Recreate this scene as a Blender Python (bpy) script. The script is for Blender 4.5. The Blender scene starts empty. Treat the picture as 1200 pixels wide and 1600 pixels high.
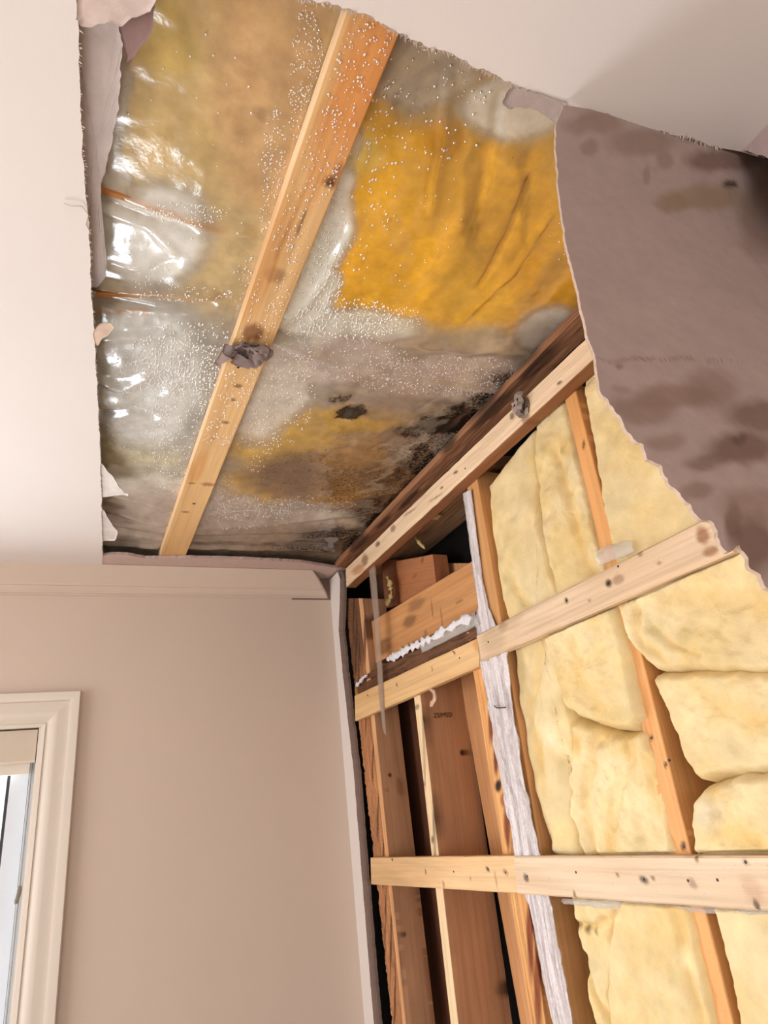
import bpy, math, random
import numpy as np
from mathutils import Matrix, Vector
random.seed(4); RNG = np.random.default_rng(4)
sc = bpy.context.scene

# ------------------------------------------------------------------ camera, world, light
CAM = np.array([0.0, 0.0, 1.59])
YAW, PITCH, ROLL, FPX = 0.423653, 0.427794, 0.120856, 1044.13
fw = np.array([math.sin(YAW)*math.cos(PITCH), math.cos(YAW)*math.cos(PITCH), math.sin(PITCH)])
ri = np.array([math.cos(YAW), -math.sin(YAW), 0.0]); dn = np.cross(fw, ri)
CR, SR = math.cos(ROLL), math.sin(ROLL)
AX = np.array([CR*ri + SR*dn, -SR*ri + CR*dn, fw])
cd = bpy.data.cameras.new('camera'); cam = bpy.data.objects.new('camera', cd)
sc.collection.objects.link(cam); sc.camera = cam
m4 = Matrix.Identity(4)
for r_ in range(3):
    m4[r_][0] = AX[0][r_]; m4[r_][1] = -AX[1][r_]; m4[r_][2] = -AX[2][r_]; m4[r_][3] = CAM[r_]
cam.matrix_world = m4
cd.sensor_fit = 'VERTICAL'; cd.sensor_height = 36; cd.sensor_width = 27; cd.lens = 36*FPX/1600
cd.clip_start = .02; cd.clip_end = 200

vs = sc.view_settings
sc.display_settings.display_device = 'sRGB'
vs.view_transform = 'Standard'; vs.look = 'None'; vs.gamma = 1; vs.use_curve_mapping = False
vs.exposure = -0.14

world = bpy.data.worlds.new('sky'); sc.world = world; world.use_nodes = True
wn = world.node_tree.nodes; bgn = wn['Background']
bgn.inputs[0].default_value = (0.80, 0.90, 1.0, 1); bgn.inputs[1].default_value = 2.2

def area(name, loc, direction, sx, sy, power, color):
    ld = bpy.data.lights.new(name, 'AREA'); ld.shape = 'RECTANGLE'; ld.size = sx; ld.size_y = sy
    ld.energy = power; ld.color = color
    o = bpy.data.objects.new(name, ld); sc.collection.objects.link(o)
    o.location = loc; o.rotation_euler = Vector(direction).to_track_quat('-Z', 'Y').to_euler()
    return o
# daylight: the window in view, plus fill from added unseen windows (left wall, back wall)
area('daylight_front_window', (-0.72, 2.72, 1.25), (0.10, -1, 0.12), 1.1, 1.35, 66, (0.90, 0.95, 1.0))
area('fill_left_window', (-2.72, 0.7, 1.25), (1, 0.05, 0.14), 2.0, 1.6, 52, (1.0, 0.95, 0.90))
area('fill_back_window', (-0.6, -2.72, 1.15), (0.12, 1, 0.16), 2.4, 1.7, 24, (1.0, 0.93, 0.87))

# ------------------------------------------------------------------ geometry helpers
H = 2.44                       # ceiling height
YF = 2.297                     # front wall face
AW = -0.0431                   # the right wall is not quite square to the front wall
WD = np.array([math.sin(AW), math.cos(AW), 0.0]); WN = np.array([math.cos(AW), -math.sin(AW), 0.0])
KW = 0.8723
XO = (KW - WN[1]*YF)/WN[0]
ORG = np.array([XO, YF, 0.0])
UP = np.array([0, 0, 1.0])

def ray(px, py):
    return AX.T @ np.array([(px-600)/FPX, (py-800)/FPX, 1.0])
def cp(px, py, z=H):           # point of the photograph on the horizontal plane z
    r = ray(px, py); return CAM + r*((z-CAM[2])/r[2])
def wp(px, py, t=0.0):         # ... on the right wall, t metres behind its plaster face
    r = ray(px, py); return CAM + r*((KW+t)/(r @ WN))
def fp(px, py, y=YF):          # ... on a plane parallel to the front wall
    r = ray(px, py); return CAM + r*(y/r[1])
def wl(s, z, t):               # wall coordinates -> world
    return ORG - WD*s + WN*t + UP*z
def wsz(p):
    return float(-(p-ORG) @ WD), float(p[2])

def hit_side(px, py, s):      # point on the stud side plane (constant s)
    r = ray(px, py); k = ((ORG-CAM) @ WD - s)/(r @ WD); return CAM + r*k

def L(r, g, b):
    f = lambda c: ((c/255+.055)/1.055)**2.4 if c > 10 else c/255/12.92
    return np.array([f(r), f(g), f(b)])

def _h(ix, iy, iz, s):
    n = (ix*374761393 + iy*668265263 + iz*2147483647 + s*974711) & 0xffffffff
    n = ((n ^ (n >> 13))*1274126177) & 0xffffffff
    n = ((n ^ (n >> 16))*2246822519) & 0xffffffff
    return ((n ^ (n >> 15)) & 0xffff)/32767.5 - 1.0
def noise(P, scale=1.0, seed=0, octs=1):
    P = np.asarray(P, float)*np.asarray(scale)
    if P.ndim == 1: P = P[None]
    out = np.zeros(len(P)); amp = 1.0; tot = 0
    for o in range(octs):
        Q = P*(2**o) + 37.1*o; i = np.floor(Q).astype(np.int64); f = Q-i; f = f*f*(3-2*f)
        v = 0
        for dx in (0, 1):
            for dy in (0, 1):
                for dz in (0, 1):
                    w = (f[:,0] if dx else 1-f[:,0])*(f[:,1] if dy else 1-f[:,1])*(f[:,2] if dz else 1-f[:,2])
                    v = v + w*_h(i[:,0]+dx, i[:,1]+dy, i[:,2]+dz, seed+o)
        out += v*amp; tot += amp; amp *= .5
    return out/tot

WLOC = {}
def obj(name, V, F, mat, parent=None, col=None, uv=None, smooth=True, attrs=None, mats=None, midx=None, sharp=None):
    V = np.asarray(V, float); org = (V.min(0)+V.max(0))/2; org[2] = V[:,2].min()
    me = bpy.data.meshes.new(name); me.from_pydata((V-org).tolist(), [], [list(map(int, f)) for f in F])
    if col is not None:
        a = me.color_attributes.new('Col', 'FLOAT_COLOR', 'POINT')
        c = np.ones((len(V), 4)); c[:,:3] = np.clip(col, 0, 1); a.data.foreach_set('color', c.ravel())
    for k, v in (attrs or {}).items():
        a = me.attributes.new(k, 'FLOAT', 'POINT'); a.data.foreach_set('value', np.asarray(v, float))
    if uv is not None:
        lay = me.uv_layers.new(name='UVMap'); idx = np.zeros(len(me.loops), dtype=np.int32)
        me.loops.foreach_get('vertex_index', idx)
        lay.data.foreach_set('uv', np.asarray(uv, float)[idx].ravel())
    for mt in (mats or [mat]): me.materials.append(mt)
    if midx is not None: me.polygons.foreach_set('material_index', np.asarray(midx, dtype=np.int32))
    me.polygons.foreach_set('use_smooth', [bool(smooth)]*len(me.polygons))
    me.update()
    if sharp: me.set_sharp_from_angle(angle=math.radians(sharp))
    o = bpy.data.objects.new(name, me); sc.collection.objects.link(o)
    WLOC[o.name] = org
    if parent is not None:
        o.parent = parent; o.location = org - WLOC[parent.name]
    else: o.location = org
    return o
def tag(o, label=None, cat=None, group=None, kind=None):
    if label: o['label'] = label
    if cat: o['category'] = cat
    if group: o['group'] = group
    if kind: o['kind'] = kind
    return o
def empty(name, loc):
    o = bpy.data.objects.new(name, None); sc.collection.objects.link(o)
    o.location = loc; o.empty_display_size = .05; WLOC[o.name] = np.array(loc, float); return o
def merge(parts):
    V, F = [], []; n = 0
    for v, f in parts:
        V.append(np.asarray(v, float)); F += [[i+n for i in q] for q in f]; n += len(v)
    return np.concatenate(V), F
def box(a, b):
    x0, y0, z0 = a; x1, y1, z1 = b
    V = [(x0,y0,z0),(x1,y0,z0),(x1,y1,z0),(x0,y1,z0),(x0,y0,z1),(x1,y0,z1),(x1,y1,z1),(x0,y1,z1)]
    return V, [[0,3,2,1],[4,5,6,7],[0,1,5,4],[1,2,6,5],[2,3,7,6],[3,0,4,7]]
def grid_faces(nu, nv, wrap=False, off=0):
    F = []
    for i in range(nu-1):
        for j in range(nv if wrap else nv-1):
            F.append([off+i*nv+j, off+i*nv+(j+1) % nv, off+(i+1)*nv+(j+1) % nv, off+(i+1)*nv+j])
    return F
def tube(P, r, n=8, cap=True):
    P = np.asarray(P, float); R = np.full(len(P), r) if np.isscalar(r) else np.asarray(r); V = []
    T = np.gradient(P, axis=0); T /= np.linalg.norm(T, axis=1)[:,None]
    ref = np.array([0,0,1.0]) if abs(T[0][2]) < .9 else np.array([1.0,0,0])
    for p, t, rr in zip(P, T, R):
        a = np.cross(t, ref); a /= np.linalg.norm(a); b = np.cross(t, a)
        for k in range(n):
            th = 2*math.pi*k/n; V.append(p+rr*(math.cos(th)*a+math.sin(th)*b))
    F = grid_faces(len(P), n, True)
    if cap: F += [list(range(n))[::-1], [(len(P)-1)*n+k for k in range(n)]]
    return V, F
def sample_line(pts, n):
    pts = np.asarray(pts, float); d = np.r_[0, np.cumsum(np.linalg.norm(np.diff(pts, axis=0), axis=1))]
    u = np.linspace(0, d[-1], n); return np.stack([np.interp(u, d, pts[:,k]) for k in range(pts.shape[1])], 1)
def seg_dist(P, poly):
    best = np.full(len(P), 1e9)
    for a, b in zip(poly[:-1], poly[1:]):
        ab = b-a; t = np.clip(((P-a) @ ab)/max(ab @ ab, 1e-12), 0, 1)
        best = np.minimum(best, np.linalg.norm(P-(a+t[:,None]*ab), axis=1))
    return best
def inside(P, poly):
    x, y = P[:,0], P[:,1]; c = np.zeros(len(P), bool); n = len(poly)
    for i in range(n):
        x1, y1 = poly[i]; x2, y2 = poly[(i+1) % n]
        if y1 == y2: continue
        c ^= ((y1 > y) != (y2 > y)) & (x < (x2-x1)*(y-y1)/(y2-y1)+x1)
    return c

# ------------------------------------------------------------------ materials
def nmat(name):
    m = bpy.data.materials.new(name); m.use_nodes = True; nt = m.node_tree
    return m, nt, nt.nodes, nt.links, nt.nodes['Principled BSDF']
def mulnode(nt, a, b, fac=1.0, mode='MULTIPLY'):
    mx = nt.nodes.new('ShaderNodeMix'); mx.data_type = 'RGBA'; mx.blend_type = mode
    mx.inputs[0].default_value = fac
    nt.links.new(a, mx.inputs[6]); nt.links.new(b, mx.inputs[7]); return mx.outputs[2]
def ramp(nt, src, stops):
    r = nt.nodes.new('ShaderNodeValToRGB'); el = r.color_ramp.elements
    while len(el) < len(stops): el.new(.5)
    for e, (p, c) in zip(el, stops): e.position = p; e.color = (*c, 1) if not np.isscalar(c) else (c, c, c, 1)
    nt.links.new(src, r.inputs[0]); return r.outputs[0]
def tnoise(nt, coord, scale, detail=4, rough=.5, mscale=None, dist=0):
    if mscale is not None:
        mp = nt.nodes.new('ShaderNodeMapping'); mp.inputs['Scale'].default_value = mscale
        nt.links.new(coord, mp.inputs[0]); coord = mp.outputs[0]
    n = nt.nodes.new('ShaderNodeTexNoise'); n.inputs['Scale'].default_value = scale
    n.inputs['Detail'].default_value = detail; n.inputs['Roughness'].default_value = rough
    n.inputs['Distortion'].default_value = dist
    nt.links.new(coord, n.inputs['Vector']); return n.outputs['Fac']
def bump(nt, src, strength, dist, normal=None):
    b = nt.nodes.new('ShaderNodeBump'); b.inputs['Strength'].default_value = strength; b.inputs['Distance'].default_value = dist
    nt.links.new(src, b.inputs['Height'])
    if normal: nt.links.new(normal, b.inputs['Normal'])
    return b.outputs[0]
def attr(nt, name, out='Color'):
    a = nt.nodes.new('ShaderNodeAttribute'); a.attribute_name = name; return a.outputs[out]
def geo(nt): return nt.nodes.new('ShaderNodeNewGeometry').outputs['Position']
def uvn(nt): return nt.nodes.new('ShaderNodeUVMap').outputs[0]

def mat_wood(name, contrast=.24, rough=.62):
    m, nt, N, K, P = nmat(name)
    u = uvn(nt); c = attr(nt, 'Col')
    g1 = ramp(nt, tnoise(nt, u, 1, 6, .6, (2.2, 95, 1), .5), [(.25, 1-contrast), (.55, 1.0), (.8, 1.0)])
    g2 = ramp(nt, tnoise(nt, u, 1, 3, .5, (1.3, 16, 1), 1.2), [(.3, (.86, .78, .70)), (.6, (1, 1, 1))])
    g3 = ramp(nt, tnoise(nt, u, 220, 2, .5), [(.25, .55), (.36, 1.0)])
    o = mulnode(nt, mulnode(nt, mulnode(nt, c, g1), g2, .8), g3, .5)
    K.new(o, P.inputs['Base Color']); P.inputs['Roughness'].default_value = rough
    P.inputs['Specular IOR Level'].default_value = .3
    K.new(bump(nt, g1, .35, .0015), P.inputs['Normal']); return m
def mat_col(name, rough=.85, nscale=40, lo=.88, bscale=300, bstr=.15, bdist=.001, spec=.25, blot=None):
    m, nt, N, K, P = nmat(name); g = geo(nt)
    n1 = ramp(nt, tnoise(nt, g, nscale, 6, .6), [(.3, lo), (.65, 1.0)])
    o = mulnode(nt, attr(nt, 'Col'), n1)
    if blot:
        o = mulnode(nt, o, ramp(nt, tnoise(nt, g, blot[0], 4, .6), [(blot[1], blot[2]), (blot[3], (1, 1, 1))]))
    K.new(o, P.inputs['Base Color']); P.inputs['Roughness'].default_value = rough
    P.inputs['Specular IOR Level'].default_value = spec
    K.new(bump(nt, tnoise(nt, g, bscale, 3, .6), bstr, bdist), P.inputs['Normal']); return m
def mat_flat(name, color, rough=.8, spec=.3, metal=0, bscale=None, bstr=.1, var=None):
    m, nt, N, K, P = nmat(name); g = geo(nt)
    rgb = N.new('ShaderNodeRGB'); rgb.outputs[0].default_value = (*color, 1)
    v = ramp(nt, tnoise(nt, g, var[0] if var else 12, 4, .6), [(.3, var[1] if var else .95), (.7, 1.0)])
    K.new(mulnode(nt, rgb.outputs[0], v), P.inputs['Base Color'])
    P.inputs['Roughness'].default_value = rough; P.inputs['Specular IOR Level'].default_value = spec
    P.inputs['Metallic'].default_value = metal
    if bscale: K.new(bump(nt, tnoise(nt, g, bscale, 3, .6), bstr, .001), P.inputs['Normal'])
    return m

WOOD = mat_wood('pine'); WOOD_ROUGH = mat_wood('rough_sawn_pine', .62, .8)
PAINT_WALL = mat_flat('beige_wall_paint', L(205, 186, 171), .75, .25, bscale=420, bstr=.12, var=(3, .97))
PAINT_CEIL = mat_flat('white_ceiling_paint', L(222, 213, 208), .85, .15, bscale=260, bstr=.15, var=(3, .97))
PAINT_TRIM = mat_flat('ivory_trim_paint', L(216, 204, 190), .35, .45, var=(6, .97))
GYPSUM = mat_flat('torn_gypsum_edge', L(176, 158, 146), .95, .1, bscale=500, bstr=.6, var=(90, .6))
PAPER = mat_col('drywall_paper', .8, 60, .9, 500, .2)
FIBER = mat_col('glass_wool', 1.0, 38, .90, 300, .6, .002, .05, blot=(9, .35, (.97, .92, .78), .55))
WOOL_C = mat_col('damp_glass_wool', .9, 35, .82, 260, .6, .004, .1)
BLACK = mat_flat('black_felt_and_filler', L(22, 20, 19), .9, .2, var=(120, .5), bscale=300, bstr=.5)
STEEL = mat_flat('nail_steel', L(60, 56, 56), .4, .5, .8)
FLOORM = mat_flat('floor_boards', L(214, 196, 176), .5, .3, var=(5, .7))
BARK = mat_col('bark_edge', .95, 60, .35, 160, .9, .004, .1)
VINYL = mat_flat('window_vinyl', L(214, 220, 228), .4, .4)
BLINDM = mat_flat('blind_cassette', L(205, 188, 170), .5, .3)
CORDM = mat_flat('blind_cord', L(120, 116, 108), .6, .3)
SIDING = mat_flat('white_siding', L(240, 240, 240), .7, .2)
WOOLTUFT = mat_flat('wool_tuft', L(205, 185, 125), 1, .05, bscale=300, bstr=.9, var=(60, .7))
FOAM = mat_flat('white_foam', L(226, 222, 226), .85, .2, bscale=200, bstr=.8, var=(60, .85))
INK = mat_flat('stamp_ink', L(70, 42, 30), .9, .1)

def mat_poly():                # clear vapour barrier over the wool
    m, nt, N, K, P = nmat('vapour_barrier_film'); nt.nodes.remove(P); out = N['Material Output']; g = geo(nt)
    tr = N.new('ShaderNodeBsdfTransparent'); tr.inputs[0].default_value = (.93, .92, .90, 1)
    df = N.new('ShaderNodeBsdfDiffuse'); gl = N.new('ShaderNodeBsdfGlossy'); gl.inputs['Roughness'].default_value = .16
    gl.inputs[0].default_value = (1, 1, 1, 1)
    sp = ramp(nt, tnoise(nt, g, 210, 3, .65), [(.40, 0.0), (.56, 1.0)])
    mo = attr(nt, 'mold', 'Fac'); mth = N.new('ShaderNodeMath'); mth.operation = 'ADD'
    K.new(mo, mth.inputs[0]); K.new(tnoise(nt, g, 130, 5, .75), mth.inputs[1])
    mk = ramp(nt, mth.outputs[0], [(.82, 0.0), (.98, 1.0)])
    base = N.new('ShaderNodeMix'); base.data_type = 'RGBA'; K.new(mk, base.inputs[0])
    K.new(attr(nt, 'Col'), base.inputs[6]); base.inputs[7].default_value = (*L(30, 24, 18), 1)
    K.new(base.outputs[2], df.inputs[0])
    # haze: how milky the film is here
    hz = N.new('ShaderNodeMath'); hz.operation = 'MULTIPLY'; K.new(attr(nt, 'haze', 'Fac'), hz.inputs[0])
    K.new(ramp(nt, tnoise(nt, g, 30, 5, .6), [(.3, .8), (.7, 1.12)]), hz.inputs[1])
    mxm = N.new('ShaderNodeMath'); mxm.operation = 'MAXIMUM'; K.new(hz.outputs[0], mxm.inputs[0]); K.new(mk, mxm.inputs[1])
    mxm.use_clamp = True
    m1 = N.new('ShaderNodeMixShader'); K.new(mxm.outputs[0], m1.inputs[0]); K.new(tr.outputs[0], m1.inputs[1]); K.new(df.outputs[0], m1.inputs[2])
    fr = N.new('ShaderNodeFresnel'); fr.inputs[0].default_value = 1.5
    nb = bump(nt, tnoise(nt, g, 24, 4, .55), .35, .004)
    K.new(nb, gl.inputs['Normal']); K.new(nb, fr.inputs['Normal'])
    fm = N.new('ShaderNodeMath'); fm.operation = 'MULTIPLY'; fm.inputs[1].default_value = 1.8
    K.new(fr.outputs[0], fm.inputs[0]); fn = N.new('ShaderNodeMath'); fn.operation = 'MINIMUM'; fn.inputs[1].default_value = .26; K.new(fm.outputs[0], fn.inputs[0]); fm = fn
    m2 = N.new('ShaderNodeMixShader'); K.new(fm.outputs[0], m2.inputs[0]); K.new(m1.outputs[0], m2.inputs[1]); K.new(gl.outputs[0], m2.inputs[2])
    K.new(m2.outputs[0], out.inputs[0]); return m
POLY = mat_poly()
def mat_film(name, color, alpha, rough, bs=90, bst=.8):
    m, nt, N, K, P = nmat(name); g = geo(nt)
    P.inputs['Base Color'].default_value = (*color, 1); P.inputs['Roughness'].default_value = rough
    P.inputs['Alpha'].default_value = alpha
    K.new(bump(nt, tnoise(nt, g, bs, 4, .6, None, 1), bst, .004), P.inputs['Normal']); return m
FILM_W = mat_film('white_crinkled_film', L(226, 216, 216), .93, .25, 120, 1.0)
nt_ = FILM_W.node_tree; nt_.links.new(ramp(nt_, tnoise(nt_, uvn(nt_) if False else geo(nt_), 1, 5, .65, (70, 70, 5), .6), [(.36, .45), (.56, 1.0)]), nt_.nodes['Principled BSDF'].inputs['Alpha'])
FILM_C = mat_film('clear_tape', L(190, 170, 155), .42, .2)
FILM_L = mat_film('loose_clear_film', L(226, 220, 212), .3, .12)
def mat_drop():
    m, nt, N, K, P = nmat('water_drop'); nt.nodes.remove(P); out = N['Material Output']
    tr = N.new('ShaderNodeBsdfTransparent'); tr.inputs[0].default_value = (.96, .95, .93, 1)
    gl = N.new('ShaderNodeBsdfGlossy'); gl.inputs['Roughness'].default_value = .08; gl.inputs[0].default_value = (1, 1, 1, 1)
    mx = N.new('ShaderNodeMixShader'); mx.inputs[0].default_value = .5
    K.new(tr.outputs[0], mx.inputs[1]); K.new(gl.outputs[0], mx.inputs[2]); K.new(mx.outputs[0], out.inputs[0]); return m
DROP = mat_drop()
def mat_glass():
    m, nt, N, K, P = nmat('window_glass'); nt.nodes.remove(P); out = N['Material Output']
    tr = N.new('ShaderNodeBsdfTransparent'); gl = N.new('ShaderNodeBsdfGlossy'); gl.inputs['Roughness'].default_value = .02
    mx = N.new('ShaderNodeMixShader'); mx.inputs[0].default_value = .06
    K.new(tr.outputs[0], mx.inputs[1]); K.new(gl.outputs[0], mx.inputs[2]); K.new(mx.outputs[0], out.inputs[0]); return m
GLASS = mat_glass()

# ------------------------------------------------------------------ the setting
def ragged(pts, step=.004, amp=.0016, seed=1, px=False):
    """resample an open polyline and roughen it like a torn plasterboard edge"""
    pts = np.asarray(pts, float); ln = np.linalg.norm(np.diff(pts, axis=0), axis=1).sum()
    Q = sample_line(pts, max(3, int(ln/step)))
    T = np.gradient(Q, axis=0); T /= np.linalg.norm(T, axis=1)[:,None]; Nn = np.stack([-T[:,1], T[:,0]], 1)
    P3 = np.c_[Q, np.zeros(len(Q))]
    k = (34, 9) if px else (.03, .006)
    d = noise(P3, 1/k[0], seed, 2)*amp*1.6 + noise(P3, 1/k[1], seed+5, 2)*amp
    d[0] = d[-1] = 0
    return Q + Nn*d[:,None]
def slab_poly(name, poly, z0, z1, matface, matside, parent=None, to3=lambda p, z: np.array([p[0], p[1], z]), col=None, col2=None):
    """flat sheet from a 2-D outline, with thickness"""
    from mathutils.geometry import tessellate_polygon
    n = len(poly); tris = tessellate_polygon([[Vector((p[0], p[1], 0)) for p in poly]])
    V = [to3(p, z0) for p in poly] + [to3(p, z1) for p in poly]
    V += [to3(p, z0) for p in poly] + [to3(p, z1) for p in poly]
    F = [list(t) for t in tris] + [[i+n for i in t][::-1] for t in tris]
    mi = [0]*len(tris) + [1]*len(tris)
    for i in range(n):
        j = (i+1) % n; F.append([2*n+i, 2*n+j, 3*n+j, 3*n+i]); mi.append(1)
    kw = {}
    if col is not None:
        C = np.tile(col, (len(V), 1)); C[n:] = col2 if col2 is not None else col; kw['col'] = C
    o = obj(name, V, F, None, parent, smooth=False, mats=[matface, matside], midx=mi, **kw)
    return o

LEFT = [(112,-120),(117,-60),(120,0),(122,30),(125,130),(128,200),(132,300),(139,350),(143,450),(149,550),(154,650),(158,750),(160,870)]
NEAR = [(1130,232),(1110,226),(1000,197),(920,172),(880,160),(800,130),(760,108),(700,85),(640,60),(600,38),(560,22),(520,6),(480,-4),(430,-10),(330,-30),(230,-60),(112,-120)]
left2 = ragged([cp(*p)[:2] for p in LEFT], amp=.0011, seed=2)
near2 = ragged([cp(*p)[:2] for p in NEAR], step=.003, amp=.0026, seed=9)
XL, YB, XR = -2.6, -2.6, 0.96
cpoly = [(XL, YF), (left2[-1][0], YF)] + [tuple(p) for p in left2[::-1]][:-1] + [tuple(p) for p in near2[::-1]] + [(XR, near2[0][1]-.02), (XR, YB), (XL, YB)]
ceiling = tag(slab_poly('ceiling', cpoly, H, H+.012, PAINT_CEIL, GYPSUM), kind='structure')

# torn paper fibres along the cut edges of the ceiling
def fibres(name, line, z, n, ln, parent, mat, seed, inward):
    r = np.random.default_rng(seed); V, F = [], []
    for k in range(n):
        i = r.integers(1, len(line)-1); p = np.array([*line[i], z]); t = line[i+1]-line[i-1]; t = t/np.linalg.norm(t)
        nn = np.array([-t[1], t[0]])*inward; a = r.normal(0, .7)
        d = np.array([*(nn*math.cos(a)+t*math.sin(a)), r.normal(-.35, .5)]); l = ln*r.uniform(.3, 1.3); w = r.uniform(.0004, .0012)
        q = p+d*l*.5+np.array([0, 0, r.normal(0, l*.2)]); e = p+d*l
        s = np.array([*t, 0])*w; b = len(V); V += [p-s, p+s, q-s*.7, q+s*.7, e, p-d*.002+np.array([0, 0, .003])]
        F += [[b, b+1, b+3, b+2], [b+2, b+3, b+4], [b, b+5, b+1]]
    return tag(obj(name, V, F, mat, parent, smooth=False), kind='stuff')
PFIB = mat_flat('paper_fibre', L(214, 196, 184), .95, .1, var=(80, .75))
fibres('torn_paper_fibres', near2, H+.001, 900, .0055, ceiling, PFIB, 3, -1)
fibres('torn_paper_fibres', left2, H+.001, 380, .004, ceiling, PFIB, 5, -1)

wf_x0, wf_x1, wf_z0, wf_z1 = -1.25, -0.165, 0.66, 1.952       # window opening in the front wall
wallx = XO+.0
parts = [box((XL, YF, 0), (wf_x0, YF+.13, H+.3)), box((wf_x1, YF, 0), (wallx+.02, YF+.13, H+.3)),
         box((wf_x0, YF, wf_z1), (wf_x1, YF+.13, H+.3)), box((wf_x0, YF, 0), (wf_x1, YF+.13, wf_z0))]
V, F = merge(parts); wall_front = tag(obj('wall_front', V, F, PAINT_WALL, smooth=False), kind='structure')
V, F = merge([box((XL-.12, YB, 0), (XL, -.4, H+.02)), box((XL-.12, 1.8, 0), (XL, YF+.13, H+.02)),
              box((XL-.12, -.4, 0), (XL, 1.8, .35)), box((XL-.12, -.4, 2.1), (XL, 1.8, H+.02))])
tag(obj('wall_left', V, F, PAINT_WALL, smooth=False), kind='structure')
V, F = merge([box((XL-.12, YB-.12, 0), (-1.9, YB, H+.02)), box((.7, YB-.12, 0), (1.3, YB, H+.02)),
              box((-1.9, YB-.12, 0), (.7, YB, .25)), box((-1.9, YB-.12, 2.05), (.7, YB, H+.02))])
tag(obj('wall_back', V, F, PAINT_WALL, smooth=False), kind='structure')
tag(obj('floor', *box((XL-.12, YB-.12, -.1), (1.3, YF+.3, 0)), FLOORM, smooth=False), kind='structure')

# right wall: finished near part (out of view), the outer skin behind the studs, and a sliver at the corner
def wbox(s0, s1, z0, z1, t0, t1):
    V = [wl(s, z, t) for t in (t0, t1) for z in (z0, z1) for s in (s0, s1)]
    return V, [[0,1,3,2],[4,6,7,5],[0,4,5,1],[2,3,7,6],[0,2,6,4],[1,5,7,3]]
V, F = merge([wbox(2.05, 5.1, 0, H+.02, 0, .012), wbox(-.25, 5.1, -.05, H+.5, .215, .25), wbox(-.2, -.004, -.05, H+.3, .012, .24), wbox(-.004, .06, 0, H-.12, .024, .12)])  # last two boxes: black filler added to stop light and darken the corner gap
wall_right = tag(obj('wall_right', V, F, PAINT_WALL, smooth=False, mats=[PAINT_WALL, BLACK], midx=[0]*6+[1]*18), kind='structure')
SLX = [(528,893),(531,905),(531,940),(529,985),(532,1010),(535,1050),(543,1120),(552,1200),(560,1300),(568,1400),(576,1500),(584,1600),(600,1800)]
sl = ragged([wsz(wp(x, y, 0)) for x, y in SLX], amp=.0018, seed=21)
slp = [tuple(p) for p in sl] + [(sl[-1][0], 0), (0, 0), (0, sl[0][1])]
sliver = slab_poly('plasterboard_strip', slp, 0.0, .012, PAINT_CEIL, PAPER, wall_right, to3=lambda p, t: wl(p[0], p[1], t), col=L(150, 128, 118))
sl2 = sl + np.array([.010, 0]) + np.c_[noise(np.c_[sl, sl[:,0]], 1/.02, 8, 2)*.004, np.zeros(len(sl))]
slab_poly('backing_strip', [tuple(p) for p in sl2] + [(sl[-1][0], 0), (0, 0), (0, sl[0][1])], .0125, .022, PAPER, PAPER, wall_right,
          to3=lambda p, t: wl(p[0], p[1], t), col=L(128, 108, 98))

# unseen slab above the ceiling wool, added to keep sky light out
tag(obj('ceiling_light_block', *box((XL-.12, YB-.12, H+.3), (1.5, YF+.3, H+.34)), BLACK, smooth=False), kind='structure')

# crown moulding on the front wall: thin hollow shell, mitred at the right
CC = cp(488, 891, H); PR = YF-CC[1]
def crown(x_end):
    prof = [(0, 0), (.004, -.004), (.30, -.24), (.55, -.47), (.64, -.56), (.66, -.62), (.72, -.63), (.76, -.69), (.88, -.80), (.885, -.86), (.94, -.87), (.94, -.93), (1.0, -.94)]
    th = .010; V = []
    outer = [np.array([CC[1]+p[0]*PR, H+p[1]*PR]) for p in prof]
    inner = [o+np.array([th*.75, th*.75]) if 0 < i < len(prof)-1 else o+np.array([th, 0] if i == 0 else [0, th]) for i, o in enumerate(outer)]
    inner = [np.array([min(q[0], YF), min(q[1], H)]) for q in inner]
    loop = outer + inner[::-1]
    xs = np.linspace(XL, 0, 40)
    for u in range(40):
        for q in loop:
            xe = CC[0] + (q[0]-CC[1])*.93
            V.append((XL+(xe-XL)*u/39, q[0], q[1]))
    n = len(loop); return V, grid_faces(40, n, True)+[list(range(n))[::-1], [39*n+k for k in range(n)]]
V, F = crown(0)
obj('cornice_backing', *box((CC[0]-.06, YF-.0016, H-.085), (XO+.0, YF-.0004, H)), mat_flat('brown_board_paper', L(128, 104, 92), .9, .1), wall_front, smooth=False)
tag(obj('trim_1', V, F, PAINT_WALL, smooth=True, sharp=25), kind='structure')
# ragged strip of ceiling board left lying on the moulding
E_ = [(158,868),(175,866),(200,867),(228,872),(300,871),(400,874),(470,878),(540,889)]
e2 = ragged([cp(x, y, H+.003)[:2] for x, y in E_], amp=.0018, seed=31)
ep = [tuple(p) for p in e2] + [(e2[-1][0]+.01, YF-.001), (e2[0][0], YF-.001)]
slab_poly('plasterboard_edge_strip', ep, H+.0012, H+.011, PAPER, PAPER, ceiling, col=L(200, 176, 168), col2=L(190, 166, 158))

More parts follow.
